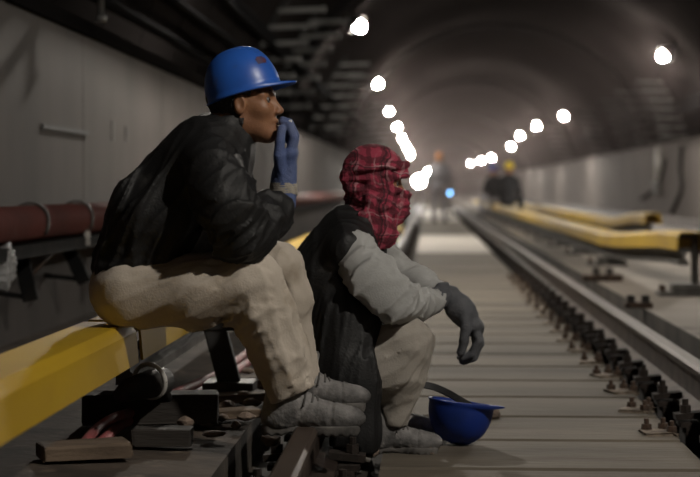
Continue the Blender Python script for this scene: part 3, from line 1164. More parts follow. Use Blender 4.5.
# ================================================================== HELMET
def helmet_parts(parent, mt, m, emblem=False, straps=True, strap_m=None):
    """mt: world matrix of the helmet frame: origin mid rim, +x front, +z crown; parent is an Empty without rotation"""
    def place(o):
        o.parent = parent
        o.matrix_local = Matrix.Translation(-Vector(parent.location)) @ mt
        return o
    bm = B()
    NT, NP = 56, 18
    rings = []

    def shell(rk):
        a, b, c = 0.122 + rk, 0.100 + rk, 0.142 + rk
        rows = []
        for j in range(NP):
            ph = (math.pi / 2) * j / NP
            row = []
            for i in range(NT):
                th = 2 * math.pi * i / NT
                cp = math.cos(ph) ** 0.82
                x, y_, z = a * cp * math.cos(th), b * cp * math.sin(th), c * math.sin(ph) ** 0.92
                # three crown ridges and a rim swell
                ridge = max(0.0, 1 - abs(y_) / 0.013) * 0.006 * min(1, max(0, (z - 0.06) / 0.05))
                ridge += max(0.0, 1 - abs(abs(y_) - 0.034) / 0.010) * 0.004 * min(1, max(0, (z - 0.07) / 0.04))
                z += ridge
                row.append((x, y_, z))
            rows.append(row)
        return rows
    out = shell(0.0)
    inn = shell(-0.0035)
    # rim profile with a visor at the front
    rim = []
    rim2 = []
    for i in range(NT):
        th = 2 * math.pi * i / NT
        c_, s_ = math.cos(th), math.sin(th)
        fr = max(0.0, c_) ** 1.6
        e = 0.006 + 0.046 * fr
        rim.append((0.122 * c_ + c_ * e, 0.100 * s_ * (1 - 0.12 * fr) + s_ * 0.006, -0.006 - 0.010 * fr))
        rim2.append((0.1185 * c_ + c_ * (e - 0.0025), 0.0965 * s_ * (1 - 0.12 * fr) + s_ * 0.004, -0.011 - 0.010 * fr))
    rows = [rim] + out
    vs = [[bm.verts.new(p) for p in r] for r in rows]
    top = bm.verts.new((0, 0, 0.148))
    for a, b in zip(vs, vs[1:]):
        for i in range(NT):
            bm.faces.new((a[i], a[(i + 1) % NT], b[(i + 1) % NT], b[i]))
    for i in range(NT):
        bm.faces.new((vs[-1][i], vs[-1][(i + 1) % NT], top))
    vi = [[bm.verts.new(p) for p in r] for r in [rim2] + inn]
    topi = bm.verts.new((0, 0, 0.1385))
    for a, b in zip(vi, vi[1:]):
        for i in range(NT):
            bm.faces.new((a[(i + 1) % NT], a[i], b[i], b[(i + 1) % NT]))
    for i in range(NT):
        bm.faces.new((vi[-1][(i + 1) % NT], vi[-1][i], topi))
    for i in range(NT):
        bm.faces.new((vs[0][(i + 1) % NT], vs[0][i], vi[0][i], vi[0][(i + 1) % NT]))
    o = place(obj('helmet_shell', bm, m, None, smooth=True))
    if emblem:
        bm = B()
        # worn emblem patch hugging the front of the shell, seen from the side
        vsx = []
        for j in range(5):
            row = []
            for i in range(7):
                th = R(-20) + R(-25) * i / 6
                ph = R(25) + R(12) * j / 4
                cp = math.cos(ph) ** 0.82
                row.append(bm.verts.new((0.1232 * cp * math.cos(th), 0.1012 * cp * math.sin(th), 0.1435 * math.sin(ph) ** 0.92)))
            vsx.append(row)
        for a, b in zip(vsx, vsx[1:]):
            for i in range(6):
                if (i, vsx.index(a)) not in ((0, 0), (5, 3), (0, 3)):
                    bm.faces.new((a[i], a[i + 1], b[i + 1], b[i]))
        place(obj('emblem', bm, M['emblem'], None, smooth=True))
    if straps:
        bm = B()
        for (x0, y0_, x1, y1_) in ((0.1, 0, -0.1, 0), (0, 0.08, 0, -0.08)):
            pts = [(x0 + (x1 - x0) * t_, y0_ + (y1_ - y0_) * t_, 0.018 + 0.085 * math.sin(math.pi * t_)) for t_ in [i / 10 for i in range(11)]]
            for a, b in zip(pts, pts[1:]):
                beam(bm, a, b, 0.018, 0.003)
        ringp = [(0.108 * math.cos(2 * math.pi * i / 24), 0.087 * math.sin(2 * math.pi * i / 24), 0.012) for i in range(25)]
        for a, b in zip(ringp, ringp[1:]):
            beam(bm, a, b, 0.003, 0.026)
        place(obj('head_band', bm, strap_m or M['black'], None))
    return o


# ================================================================== BOOTS
def boot(parent, loc, yaw, pitch, m=None, name='boot', h=0.005, size=1.0):
    """sole centre-heel at loc; +x is toe"""
    rot = Matrix.Rotation(yaw, 4, 'Z') @ Matrix.Rotation(-pitch, 4, 'Y')

    def f_up(p):
        p = p / size
        d = ell(p, (0.208, 0, 0.050), (0.084, 0.050, 0.039))
        d = smin(d, cone(p, (0.03, 0, 0.055), (0.18, 0, 0.045), 0.042, 0.040, (0, 1, 0), 1.05), 0.03)
        d = smin(d, cone(p, (0.038, 0, 0.05), (0.066, 0, 0.20), 0.047, 0.056), 0.03)
        d = smin(d, cone(p, (0.06, 0, 0.11), (0.165, 0, 0.062), 0.045, 0.032), 0.04)
        # toe cap and counter seams
        d = d + 0.003 * np.exp(-((p[:, 0] - 0.105 - 0.55 * (p[:, 2] - 0.05)) / 0.004) ** 2) - 0.0025 * (p[:, 0] > 0.20) + 0.002 * 1.2 * np.exp(-((p[:, 0] - 0.198) / 0.004) ** 2)
        d = d - 0.003 * np.exp(-((p[:, 2] - 0.158) / 0.012) ** 2)
        d = d + 0.0035 * folds(p, (0.1, 1, 0.1), 70, 9, 3) * np.exp(-((p[:, 0] - 0.14) / 0.05) ** 2)
        d = smax(d, -(p[:, 2] - 0.022), 0.004)
        d = smax(d, p[:, 2] - 0.20, 0.006)
        return d * size

    def f_sole(p):
        p = p / size
        x = np.clip((p[:, 0] + 0.022) / 0.315, 0, 1)
        wv = 0.042 + 0.018 * np.exp(-((x - 0.74) / 0.22) ** 2) - 0.006 * np.exp(-((x - 0.42) / 0.12) ** 2)
        dx = np.maximum(np.maximum(0.022 - p[:, 0] - 0.0, p[:, 0] - 0.235), 0)
        dpl = np.sqrt(dx ** 2 + np.maximum(np.abs(p[:, 1]) - wv + 0.04, 0) ** 2 + 1e-9) - 0.042
        dpl = np.maximum(dpl, np.abs(p[:, 1]) - wv - 0.0)
        top = 0.032 - 0.0 * p[:, 0]
        d = np.maximum(dpl, np.abs(p[:, 2] - top / 2) - top / 2)
        arch = np.maximum(np.abs(p[:, 0] - 0.085) - 0.02, p[:, 2] - 0.010)
        d = np.maximum(d, -arch)
        tread = 0.5 + 0.5 * np.sign(np.sin(p[:, 0] * 230))
        d = d + 0.005 * tread * (p[:, 2] < 0.008)
        return d * size

    def place(o):
        o.parent = parent
        o.matrix_local = Matrix.Translation(Vector(loc) - Vector(parent.location)) @ rot
        return o
    s = size
    up = place(sdf_obj(name, f_up, Vector((-.05, -.075, 0)) * s, Vector((.32, .075, .22)) * s, h, m or M['boot'], None))
    so = sdf_obj('sole', f_sole, Vector((-.05, -.08, -.01)) * s, Vector((.32, .08, .05)) * s, h, M['sole'], None)
    so.parent = up
    bm = B()
    for k in range(5):
        x, z = (0.155 - 0.021 * k) * s, (0.108 + 0.0095 * k) * s
        sgn = 1 if k % 2 else -1
        tube(bm, smooth_path([(x + 0.004, -0.03 * s, z - 0.02 * s), (x + 0.004 * sgn, 0, z + 0.003), (x - 0.004, 0.03 * s, z - 0.02 * s)], 4), 0.0045, 6)
    tube(bm, smooth_path([(0.11 * s, 0, 0.150 * s), (0.12 * s, -0.03 * s, 0.125 * s), (0.115 * s, -0.050 * s, 0.09 * s)], 5), 0.003, 6)
    la = obj('laces', bm, M['lace'], up)
    return up


# ================================================================== HANDS IN GLOVES
def hand_sdf(p, wrist, palm, fingers, thumb, rp=0.03):
    """wrist point, four knuckle points, four finger chains, a thumb chain"""
    d = None
    for kn in palm:
        c = cone(p, wrist, kn, rp * 0.86, rp * 0.5)
        d = c if d is None else smin(d, c, 0.014)
    for kn0, kn1 in zip(palm, palm[1:]):
        d = smin(d, cone(p, kn0, kn1, rp * 0.5, rp * 0.48), 0.008)
    for fg in fingers:
        n = len(fg)
        d = smin(d, chain(p, [(q, 0.0125 - 0.0016 * i) for i, q in enumerate(fg)], 0.003), 0.004)
    d = smin(d, chain(p, [(q, (0.019, 0.015, 0.0125, 0.011)[min(i, 3)]) for i, q in enumerate(thumb)], 0.004), 0.006)
    return d


def bounds(pts, m):
    a = np.array([list(q) for q in pts])
    return a.min(0) - m, a.max(0) + m


# ================================================================== HEADS
def head_sdf(p):
    d = ell(p, (-0.008, 0, 0.032), (0.098, 0.077, 0.092))
    d = smin(d, ell(p, (0.040, 0, -0.05), (0.055, 0.056, 0.066)), 0.04)
    d = smin(d, cone(p, (0.0, 0.045, -0.055), (0.068, 0.014, -0.098), 0.018, 0.017), 0.03)
    d = smin(d, cone(p, (0.0, -0.045, -0.055), (0.068, -0.014, -0.098), 0.018, 0.017), 0.03)
    d = smin(d, ell(p, (0.076, 0, -0.096), (0.022, 0.024, 0.02)), 0.02)
    for s in (-1, 1):
        d = smin(d, ell(p, (0.062, s * 0.042, -0.022), (0.026, 0.022, 0.022)), 0.025)
        d = smin(d, cone(p, (0.084, s * 0.012, 0.022), (0.068, s * 0.05, 0.020), 0.012, 0.011), 0.018)
        d = smax(d, -ell(p, (0.094, s * 0.031, 0.003), (0.014, 0.017, 0.011)), 0.012)
    d = smin(d, cone(p, (0.088, 0, 0.008), (0.112, 0, -0.030), 0.008, 0.0105), 0.014)
    for s in (-1, 1):
        d = smin(d, ell(p, (0.104, s * 0.011, -0.035), (0.011, 0.009, 0.008)), 0.008)
        d = smax(d, -ell(p, (0.108, s * 0.006, -0.043), (0.006, 0.004, 0.004)), 0.003)
    d = smin(d, ell(p, (0.089, 0, -0.061), (0.015, 0.026, 0.0085)), 0.008)
    d = smin(d, ell(p, (0.087, 0, -0.075), (0.014, 0.023, 0.0085)), 0.008)
    d = smax(d, -ell(p, (0.104, 0, -0.068), (0.014, 0.022, 0.0022)), 0.004)
    for s in (-1, 1):
        e = ell(p, (0.004, s * 0.079, -0.006), (0.019, 0.010, 0.032))
        e = smax(e, -ell(p, (0.008, s * 0.088, -0.004), (0.011, 0.008, 0.020)), 0.005)
        d = smin(d, e, 0.008)
    return d


def head_frame(loc, yaw, pitch, roll=0.0):
    return Matrix.Translation(loc) @ Matrix.Rotation(yaw, 4, 'Z') @ Matrix.Rotation(-pitch, 4, 'Y') @ Matrix.Rotation(roll, 4, 'X')


def local(p, mt):
    inv = np.array(mt.inverted(), dtype=np.float32)
    return p @ inv[:3, :3].T + inv[:3, 3]


def eyes(parent, mt):
    for s in (-1, 1):
        bm = B()
        bmesh.ops.create_uvsphere(bm, u_segments=14, v_segments=10, radius=0.0116)
        for f in bm.faces:
            if f.calc_center_median().x > 0.0098:
                f.material_index = 1
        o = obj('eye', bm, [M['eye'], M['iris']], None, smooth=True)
        o.parent = parent
        o.matrix_local = Matrix.Translation(-Vector(parent.location)) @ mt @ Matrix.Translation((0.0775, s * 0.031, 0.003))


# ================================================================== WORKER A (blue helmet, seated)
A_base = P(135, 325, 4.95)
wa = thing('person', A_base, 'worker in blue helmet and dark jacket seated on the yellow cover, gloved hand at mouth', 'person')
HA = head_frame(P(243, 104, 4.94), R(-4), R(5))
a_near_leg = [(P(135, 292, 4.85), .108), (P(195, 290, 4.83), .102), (P(252, 285, 4.82), .089), (P(266, 318, 4.83), .088), (P(279, 352, 4.84), .083), (P(292, 396, 4.85), .075)]
a_far_leg = [(P(140, 290, 5.06), .10), (P(276, 267, 5.09), .072), (P(286, 300, 5.11), .068), (P(303, 388, 5.17), .058)]
a_torso = [(P(138, 268, 4.95), .138), (P(165, 217, 4.95), .15), (P(203, 170, 4.95), .132), (P(220, 146, 4.95), .10)]
a_arm = [(P(213, 164, 4.76), .083), (P(226, 203, 4.71), .083), (P(240, 236, 4.745), .072), (P(266, 217, 4.83), .060), (P(285, 196, 4.91), .041)]
a_farm = [(P(222, 160, 5.13), .078), (P(240, 215, 5.17), .07), (P(252, 246, 5.14), .058), (P(232, 250, 5.02), .045)]
a_wrist = P(284, 186, 4.918)


def fA_trousers(p):
    nl = chain(p, a_near_leg, 0.045)
    hem = P(293, 395, 4.85)
    shin = (P(20 + 280, 48 + 340, 4.85) - P(280, 340, 4.85))
    nl = nl - 0.010 * gauss(p, P(205, 312, 4.80), 0.12)
    sag = folds(p, P(300, 262, 4.8) - P(150, 330, 4.84), 46, 21, 4) * gauss(p, P(190, 300, 4.76), 0.24)
    wr = folds(p, P(262, 300, 4.8) - P(225, 322, 4.83), 60, 22, 3) * gauss(p, P(243, 312, 4.78), 0.11)
    sh = folds(p, P(300, 390, 4.8) - P(262, 290, 4.8), 44, 23, 5) * gauss(p, P(280, 345, 4.78), 0.20)
    ank = folds(p, P(310, 370, 4.8) - P(265, 390, 4.84), 85, 24, 4) * gauss(p, P(290, 380, 4.8), 0.09)
    nl = nl + 0.014 * sag + 0.014 * wr + 0.012 * sh + 0.010 * ank
    nl = smax(nl, half(p, hem, shin), 0.008)
    inner = chain(p, a_near_leg, 0.045, off=-0.014)
    nl = np.maximum(nl, -np.maximum(inner, -half(p, hem - shin.normalized() * 0.05, shin)))
    flg = chain(p, a_far_leg, 0.04) + 0.007 * folds(p, (0.3, 0.2, -1), 45, 25, 3)
    flg = smax(flg, half(p, P(308, 386, 5.17), P(308, 386, 5.17) - P(295, 330, 5.14)), 0.008)
    pel = ell(p, P(133, 290, 4.95), (.125, .185, .115))
    pel = pel + 0.006 * folds(p, (1, 0, -.2), 45, 26, 3)
    d = smin(pel, nl, 0.05)
    d = smin(d, flg, 0.04)
    return smax(d, -(p[:, 2] - (CTOP + 0.001)) * np.where(p[:, 0] < -0.86, 1, -1e3) + np.where(p[:, 0] < -0.86, 0, -1e3), 0.01)


lo, hi = bounds([q for q, r in a_near_leg + a_far_leg] + [P(133, 290, 4.95)], 0.2)
sdf_obj('trousers', fA_trousers, lo, hi, 0.0062, M['khaki'], wa)


def fA_jacket(p):
    d = chain(p, a_torso, 0.08, (0, 1, 0), 1.28)
    d = smin(d, ell(p, P(212, 160, 4.95), (.10, .235, .095)), 0.06)
    bk = folds(p, P(165, 150, 4.8) - P(110, 260, 4.8), 34, 31, 4)
    d = d + 0.012 * bk * (0.5 + gauss(p, P(140, 230, 4.78), 0.22)) + 0.006 * folds(p, (1, 0.3, 0.1), 48, 32, 4) * gauss(p, P(115, 268, 4.8), .15)
    # hem, a little flared, then cut
    d = d - 0.008 * gauss(p, P(110, 276, 4.85), 0.10)
    hp = P(135, 281, 4.95)
    hn = Vector((-0.04, 0, -1))
    d = smax(d, half(p, hp, hn), 0.012)
    arm = chain(p, a_arm, 0.05)
    arm = arm - 0.012 * gauss(p, P(232, 215, 4.68), 0.08) - 0.012 * gauss(p, P(262, 232, 4.78), 0.06)
    aw = folds(p, P(250, 180, 4.7) - P(205, 215, 4.7), 52, 33, 3.5)
    arm = arm + 0.014 * aw * (0.5 + gauss(p, P(238, 225, 4.7), .13)) + 0.006 * folds(p, P(285, 225, 4.8) - P(255, 195, 4.8), 70, 34, 3) * gauss(p, P(268, 212, 4.8), .08)
    cuffn = P(286, 188, 4.92) - P(274, 212, 4.87)
    arm = smax(arm, half(p, P(281, 201, 4.90), cuffn), 0.006)
    arm = np.maximum(arm, -cone(p, P(278, 202, 4.89), P(295, 178, 4.95), .031, .036))
    d = smin(d, arm, 0.035)
    fa = chain(p, a_farm, 0.04) + 0.007 * folds(p, (0.4, 0.2, 1), 55, 35, 3)
    d = smin(d, fa, 0.04)
    # standing collar, open at the throat
    c0, c1 = P(222, 142, 4.945), P(232, 112, 4.94)
    col = cone(p, c0, c1, .092, .080, (0, 1, 0), 1.0)
    col = np.maximum(col, -cone(p, c0, c1 + (c1 - c0), .074, .066))
    col = np.maximum(col, half(p, P(231, 116, 4.94), Vector((-0.35, 0, 1))))
    col = col + 0.004 * folds(p, (0.3, 1, 0.4), 60, 36, 3)
    d = smin(d, col, 0.018)
    d = np.maximum(d, -cone(p, P(226, 138, 4.94), P(244, 100, 4.94), .060, .066))
    return d


lo, hi = bounds([q for q, r in a_torso + a_arm + a_farm] + [P(205, 108, 4.95), P(160, 160, 4.7), P(160, 160, 5.2)], 0.17)
sdf_obj('jacket', fA_jacket, lo, hi, 0.0062, M['jacket'], wa)

# body: one continuous surface, head to ankles
def body_sdf(p, mt, chains, neck, wrist_stub=None):
    d = head_sdf(local(p, mt))
    d = smin(d, chain(p, neck, 0.03), 0.03)
    for c, k, off, fl_, fk in chains:
        d = smin(d, chain(p, c, 0.04, fl_, fk, off), k)
    return d


a_neck = [(HA @ Vector((-.025, 0, -.06)), .056), (P(232, 130, 4.945), .058), (P(220, 150, 4.95), .062)]
a_chains = [(a_torso, .05, -.035, (0, 1, 0), 1.25), (a_arm + [(a_wrist, .022)], .03, -.02, None, 1), (a_farm, .03, -.02, None, 1),
            (a_near_leg[:-1] + [(P(287, 396, 4.85), .058), (P(281, 415, 4.85), .055)], .03, -.028, None, 1), (a_far_leg + [(P(302, 400, 5.17), .055)], .03, -.028, None, 1)]


def fA_body(p):
    return body_sdf(p, HA, a_chains, a_neck)


lo, hi = bounds([q for q, r in a_near_leg + a_far_leg + a_arm + a_farm] + [P(133, 290, 4.95), P(298, 415, 4.85), P(250, 60, 4.95)], 0.14)
sdf_obj('body', fA_body, lo, hi, 0.0052, M['skin'], wa)
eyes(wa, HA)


def hair_f(mt):
    def f(p):
        q = local(p, mt)
        d = head_sdf(q) - 0.006
        # hair covers the back, the sides above the ear and the nape
        keep = np.maximum(q[:, 0] - (0.030 + 0.35 * q[:, 2]), -(q[:, 2] + 0.075))
        ear = ell(q, (0.012, -0.08, -0.012), (0.030, 0.03, 0.036))
        ear2 = ell(q, (0.012, 0.08, -0.012), (0.030, 0.03, 0.036))
        d = np.maximum(d, keep)
        d = np.maximum(d, -np.minimum(ear, ear2))
        return d + 0.002 * folds(q, (0.5, 0, -1), 300, 5, 3)
    return f


hc = HA @ Vector((0, 0, 0))
sdf_obj('hair', hair_f(HA), np.array(hc) - 0.15, np.array(hc) + 0.15, 0.005, M['hair'], wa)
# brows
bm = B()
for s in (-1, 1):
    pts = [HA @ Vector((0.094 - 0.018 * t_ * t_ - 0.004, s * (0.012 + 0.036 * t_), 0.024 + 0.006 * math.sin(math.pi * t_))) for t_ in [i / 6 for i in range(7)]]
    tube(bm, pts, 0.004, 6, rs=[.0035, .0045, .0045, .004, .0035, .003, .002])
to_parent(obj('eyebrows', bm, M['hair']), wa)

hel = bpy.data.objects.new('helmet', None)
COL.objects.link(hel)
hel.parent = wa
HM_A = head_frame(P(244, 92.5, 4.94), R(-4), R(17)) @ Matrix.Diagonal((0.94, 1.0, 0.93, 1))


def helmet_under(person, mt, m, emblem, strap_m=None):
    hp = bpy.data.objects.new('helmet', None)
    COL.objects.link(hp)
    before = set(bpy.data.objects)
    helmet_parts(hp, mt, m, emblem, True, strap_m)
    hp.parent = person
    hp.location = (0, 0, 0)
    for o in set(bpy.data.objects) - before:
        o.matrix_local = Matrix.Translation(-Vector(person.location)) @ mt
    return hp


bpy.data.objects.remove(hel)
helmet_under(wa, HM_A, M['blue'], True)

# boots of A
boot(wa, P(267, 434.5, 4.86), R(-3), R(0.5), size=1.0)
boot(wa, P(284, 410.5, 5.17), R(2), R(0), size=0.93)

# gloves of A
kn = [P(290, 154, 4.893), P(291.5, 152.5, 4.915), P(291, 154, 4.937), P(289, 157.5, 4.957)]
fg = [[kn[0], P(293.5, 138, 4.892), P(289, 125.5, 4.903), P(282, 122.5, 4.912)],
      [kn[1], P(295, 135, 4.915), P(289.5, 122.5, 4.918), P(282.5, 119.5, 4.922)],
      [kn[2], P(295, 139, 4.94), P(288, 128, 4.94), P(281, 128, 4.935)],
      [kn[3], P(292, 144, 4.962), P(285, 136, 4.957), P(279.5, 138, 4.948)]]
tb = [P(281, 171, 4.893), P(279, 156, 4.876), P(280, 142, 4.879), P(281.5, 129, 4.893)]


def fA_glove(p):
    d = hand_sdf(p, P(284, 178, 4.918), kn, fg, tb, 0.034)
    d = smin(d, chain(p, [(P(284, 203, 4.905), .034), (P(284, 172, 4.916), .033)], 0.01), 0.012)
    return d - 0.0022 + 0.003 * folds(p, (0.1, 1, 0.2), 90, 41, 3) * gauss(p, P(284, 172, 4.9), .06)


lo, hi = bounds(kn + fg[0] + fg[1] + fg[2] + fg[3] + tb + [P(284, 192, 4.918)], 0.05)
gl = sdf_obj('glove', fA_glove, lo, hi, 0.0036, M['glove_blue'], wa)


def fA_cuff(p):
    a_, b__ = P(283.8, 183, 4.918), P(283.3, 195, 4.914)
    d = np.maximum(cone(p, a_, b__, .041, .043), np.maximum(half(p, b__, b__ - a_), -half(p, a_, b__ - a_)))
    return d + 0.0015 * np.sin(half(p, a_, b__ - a_) * 900)


o = sdf_obj('cuff', fA_cuff, *bounds([P(284, 186, 4.918)], 0.06), 0.0036, M['glove_cuff'], wa)
o.parent = gl
o.location = (0, 0, 0)
kn2 = [P(226, 252, 4.98), P(224, 253, 5.0), P(223, 254, 5.02), P(223, 255, 5.04)]
fg2 = [[k_, k_ + Vector((-.04, -.005, -.012)), k_ + Vector((-.065, -.008, -.03)), k_ + Vector((-.07, -.008, -.05))] for k_ in kn2]
tb2 = [P(234, 250, 4.99), P(228, 250, 4.965), P(222, 254, 4.96)]


def fA_glove2(p):
    return hand_sdf(p, P(236, 250, 5.03), kn2, fg2, tb2, 0.034)


sdf_obj('glove', fA_glove2, *bounds(kn2 + [x for g_ in fg2 for x in g_] + tb2 + [P(236, 250, 5.03)], 0.05), 0.006, M['glove_blue'], wa)

# cigarette
bm = B()
c_a, c_b = HA @ Vector((0.098, -0.002, -0.068)), P(291.5, 121, 4.905)
tube(bm, [c_a, c_b], 0.0042, 8)
o = obj('cigarette', bm, M['ash'])
tag(o, 'white cigarette between the blue gloved fingers at the worker\'s mouth', 'cigarette')

# ================================================================== WORKER B (plaid head scarf, crouching)
B_base = PZ(392, 452, 0.0)
wb = thing('person', B_base, 'crouching worker with red plaid scarf round the head, black vest and grey sleeves', 'person')
HB = head_frame(P(374, 183, 5.6), R(4), R(-4)) @ Matrix.Scale(0.93, 4)
b_torso = [(P(342, 398, 5.6), .135), (P(330, 335, 5.6), .152), (P(336, 275, 5.6), .145), (P(350, 236, 5.6), .108)]
b_arm = [(P(352, 250, 5.42), .07), (P(373, 280, 5.375), .077), (P(396, 301, 5.365), .066), (P(416, 305, 5.50), .052), (P(439, 299, 5.68), .036)]
b_farm = [(P(370, 240, 5.78), .07), (P(394, 270, 5.83), .056), (P(420, 281, 5.79), .045), (P(453, 299, 5.72), .033)]
b_near_leg = [(P(345, 388, 5.50), .10), (P(380, 362, 5.46), .095), (P(407, 344, 5.44), .083), (P(403, 372, 5.455), .072), (P(394, 420, 5.49), .052)]
b_far_leg = [(P(345, 388, 5.70), .10), (P(403, 346, 5.80), .075), (P(400, 372, 5.79), .062), (P(393, 412, 5.76), .05)]


def off_rail(p, d):
    q = p[:, [0, 2]] - A3((-0.357, 0.09))
    r_ = np.maximum(np.abs(q[:, 0]) - 0.038, np.abs(q[:, 1]) - 0.086)
    f_ = np.maximum(np.abs(q[:, 0]) - 0.135, q[:, 1] + 0.05)
    return np.maximum(d, -np.minimum(r_, f_))


def fB_trousers(p):
    nl = chain(p, b_near_leg, 0.045)
    nl = nl + 0.010 * folds(p, P(425, 345, 5.4) - P(385, 400, 5.4), 62, 51, 5) * (0.15 + gauss(p, P(410, 366, 5.38), .12))
    nl = nl + 0.005 * folds(p, P(430, 325, 5.4) - P(385, 345, 5.4), 55, 52, 4)
    hd = P(396, 420, 5.49) - P(403, 372, 5.455)
    nl = smax(nl, half(p, P(394, 423, 5.49), hd), 0.008)
    fl_ = chain(p, b_far_leg, 0.04) + 0.006 * folds(p, (0.5, 0, -1), 50, 53, 3)
    fl_ = smax(fl_, half(p, P(393, 414, 5.76), Vector((0, 0, -1))), 0.008)
    d = smin(nl, fl_, 0.03)
    return off_rail(p, smin(d, ell(p, P(343, 392, 5.6), (.12, .165, .11)), 0.05))


lo, hi = bounds([q for q, r in b_near_leg + b_far_leg], 0.16)
sdf_obj('trousers', fB_trousers, lo, hi, 0.0062, M['beige'], wb)


def fB_vest(p):
    d = chain(p, b_torso, 0.08, (0, 1, 0), 1.25)
    d = smin(d, cone(p, P(347, 247, 5.44), P(362, 243, 5.76), .078, .074), 0.06)
    d = d + 0.008 * folds(p, P(330, 400, 5.5) - P(345, 260, 5.5), 36, 61, 4)
    sk = chain(p, [(P(349, 322, 5.41), .098), (P(350, 380, 5.385), .100), (P(352, 432, 5.385), .108)], 0.05, (0, 1, 0), 0.75)
    sk = sk + 0.010 * folds(p, (0.1, 0, 1), 55, 62, 6)
    d = smin(d, sk, 0.06)
    # long skirts drawn round the seat
    d = smin(d, cone(p, P(338, 395, 5.6), P(345, 430, 5.6), .13, .11, (0, 1, 0), 1.3), 0.05)
    d = smax(d, -(p[:, 2] - 0.012), 0.012)
    # armholes
    for c in (b_arm, b_farm):
        a_, b__ = c[0][0], c[1][0]
        dr = (b__ - a_)
        hole = np.maximum(chain(p, c[:2], 0.03, off=0.012), -half(p, a_ + dr * 0.22, dr))
        d = smax(d, -hole, 0.008)
    # collar
    c0, c1 = P(351, 238, 5.6), P(364, 214, 5.6)
    col = np.maximum(cone(p, c0, c1, .098, .088), half(p, P(361, 219, 5.6), Vector((-0.35, 0, 1))))
    col = np.maximum(col, -cone(p, c0, c1, .08, .072))
    d = smin(d, col, 0.02)
    # open front edge
    d = d - 0.006 * gauss(p, P(396, 268, 5.6), .05)
    return off_rail(p, d)


lo, hi = bounds([q for q, r in b_torso] + [P(362, 446, 5.46), P(352, 250, 5.36), P(362, 243, 5.86)], 0.2)
sdf_obj('vest', fB_vest, lo, hi, 0.0065, M['vest'], wb)


def fB_shirt(p):
    ar = chain(p, b_arm, 0.045)
    ar = ar - 0.014 * gauss(p, P(388, 300, 5.33), .07)
    ar = ar + 0.013 * folds(p, P(400, 262, 5.4) - P(360, 300, 5.4), 44, 71, 3.5) + 0.007 * folds(p, P(420, 290, 5.4) - P(380, 310, 5.4), 75, 72, 3) * gauss(p, P(398, 298, 5.33), .08)
    ar = smax(ar, half(p, P(437, 299, 5.665), P(439, 299, 5.68) - P(416, 305, 5.5)), 0.006)
    fa = chain(p, b_farm, 0.04) + 0.006 * folds(p, P(440, 280, 5.7) - P(415, 295, 5.7), 85, 73, 3)
    fa = smax(fa, half(p, P(452, 298, 5.722), P(453, 299, 5.72) - P(420, 281, 5.79)), 0.006)
    tr = chain(p, b_torso[1:], 0.06, (0, 1, 0), 1.2, -0.022)
    return smin(smin(ar, tr, 0.03), fa, 0.03)


lo, hi = bounds([q for q, r in b_arm + b_farm + b_torso[1:]], 0.15)
sdf_obj('shirt', fB_shirt, lo, hi, 0.0058, M['shirt'], wb)

b_neck = [(HB @ Vector((-.025, 0, -.06)), .052), (P(356, 225, 5.6), .055), (P(350, 240, 5.6), .06)]
b_chains = [(b_torso, .05, -.04, (0, 1, 0), 1.2), (b_arm, .03, -.02, None, 1), (b_farm, .03, -.02, None, 1),
            (b_near_leg + [(P(386, 432, 5.49), .05)], .03, -.026, None, 1), (b_far_leg + [(P(386, 420, 5.76), .05)], .03, -.026, None, 1)]


def fB_body(p):
    return off_rail(p, body_sdf(p, HB, b_chains, b_neck))


lo, hi = bounds([q for q, r in b_near_leg + b_far_leg + b_arm + b_farm + b_torso] + [P(375, 145, 5.6)], 0.12)
sdf_obj('body', fB_body, lo, hi, 0.0055, M['skin'], wb)
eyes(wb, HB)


def fB_scarf(p):
    q = local(p, HB)
    d = head_sdf(q) - 0.012
    d = smin(d, ell(q, (-.004, 0, .034), (.112, .094, .103)), 0.02)
    # cloth over nose, mouth and chin
    d = smin(d, ell(q, (.045, 0, -.065), (.078, .078, .075)), 0.03)
    d = smin(d, cone(q, (.108, 0, -.03), (.085, 0, -.10), .022, .035), 0.03)
    # rolled band round the brow and a wrap under the ear
    for k, (z0, sl_, r_) in enumerate(((0.056, 0.20, .016), (0.030, 0.16, .014), (-.055, -.25, .018))):
        ang = np.arctan2(q[:, 1], q[:, 0])
        rad = np.sqrt((q[:, 0] / 1.12) ** 2 + (q[:, 1] / 0.93) ** 2)
        zz = z0 + sl_ * (q[:, 0] - 0.03)
        tor = np.sqrt((rad - 0.098 + 0.006 * k) ** 2 + ((q[:, 2] - zz)) ** 2) - r_
        d = smin(d, tor, 0.012)
    # neck wraps and the tail tucked into the vest
    nk = cone(p, P(367, 206, 5.6), P(369, 232, 5.58), .074, .078)
    nk = smin(nk, chain(p, [(P(383, 212, 5.58), .05), (P(382, 230, 5.55), .045), (P(388, 240, 5.55), .022)], .03), .03)
    d = smin(d, nk, 0.035)
    # creases
    d = d + 0.011 * folds(q, (1, 0.2, 0.45), 62, 81, 4) * np.where(q[:, 2] < 0.055, 1, 0.25)
    d = d + 0.012 * folds(q, (0.5, 0.3, -1), 70, 82, 4) * gauss(q, (0.03, -.06, -.05), .09)
    # slit for the eyes
    slit = ell(q, (.106, 0, .004), (.052, .095, .021))
    d = smax(d, -slit, 0.008)
    # keep it a shell
    return np.maximum(d, -(head_sdf(q) + 0.004))


c_ = HB @ Vector((0, 0, 0))
sc = sdf_obj('head_scarf', fB_scarf, np.array(c_) - np.array((.17, .16, .27)), np.array(c_) + np.array((.19, .16, .17)), 0.0046, M['plaid'], wb, origin=c_)

boot(wb, P(369, 453, 5.50), R(-4), R(0), size=0.84)
boot(wb, PZ(372, 438, 0.0), R(4), R(0), size=0.84)

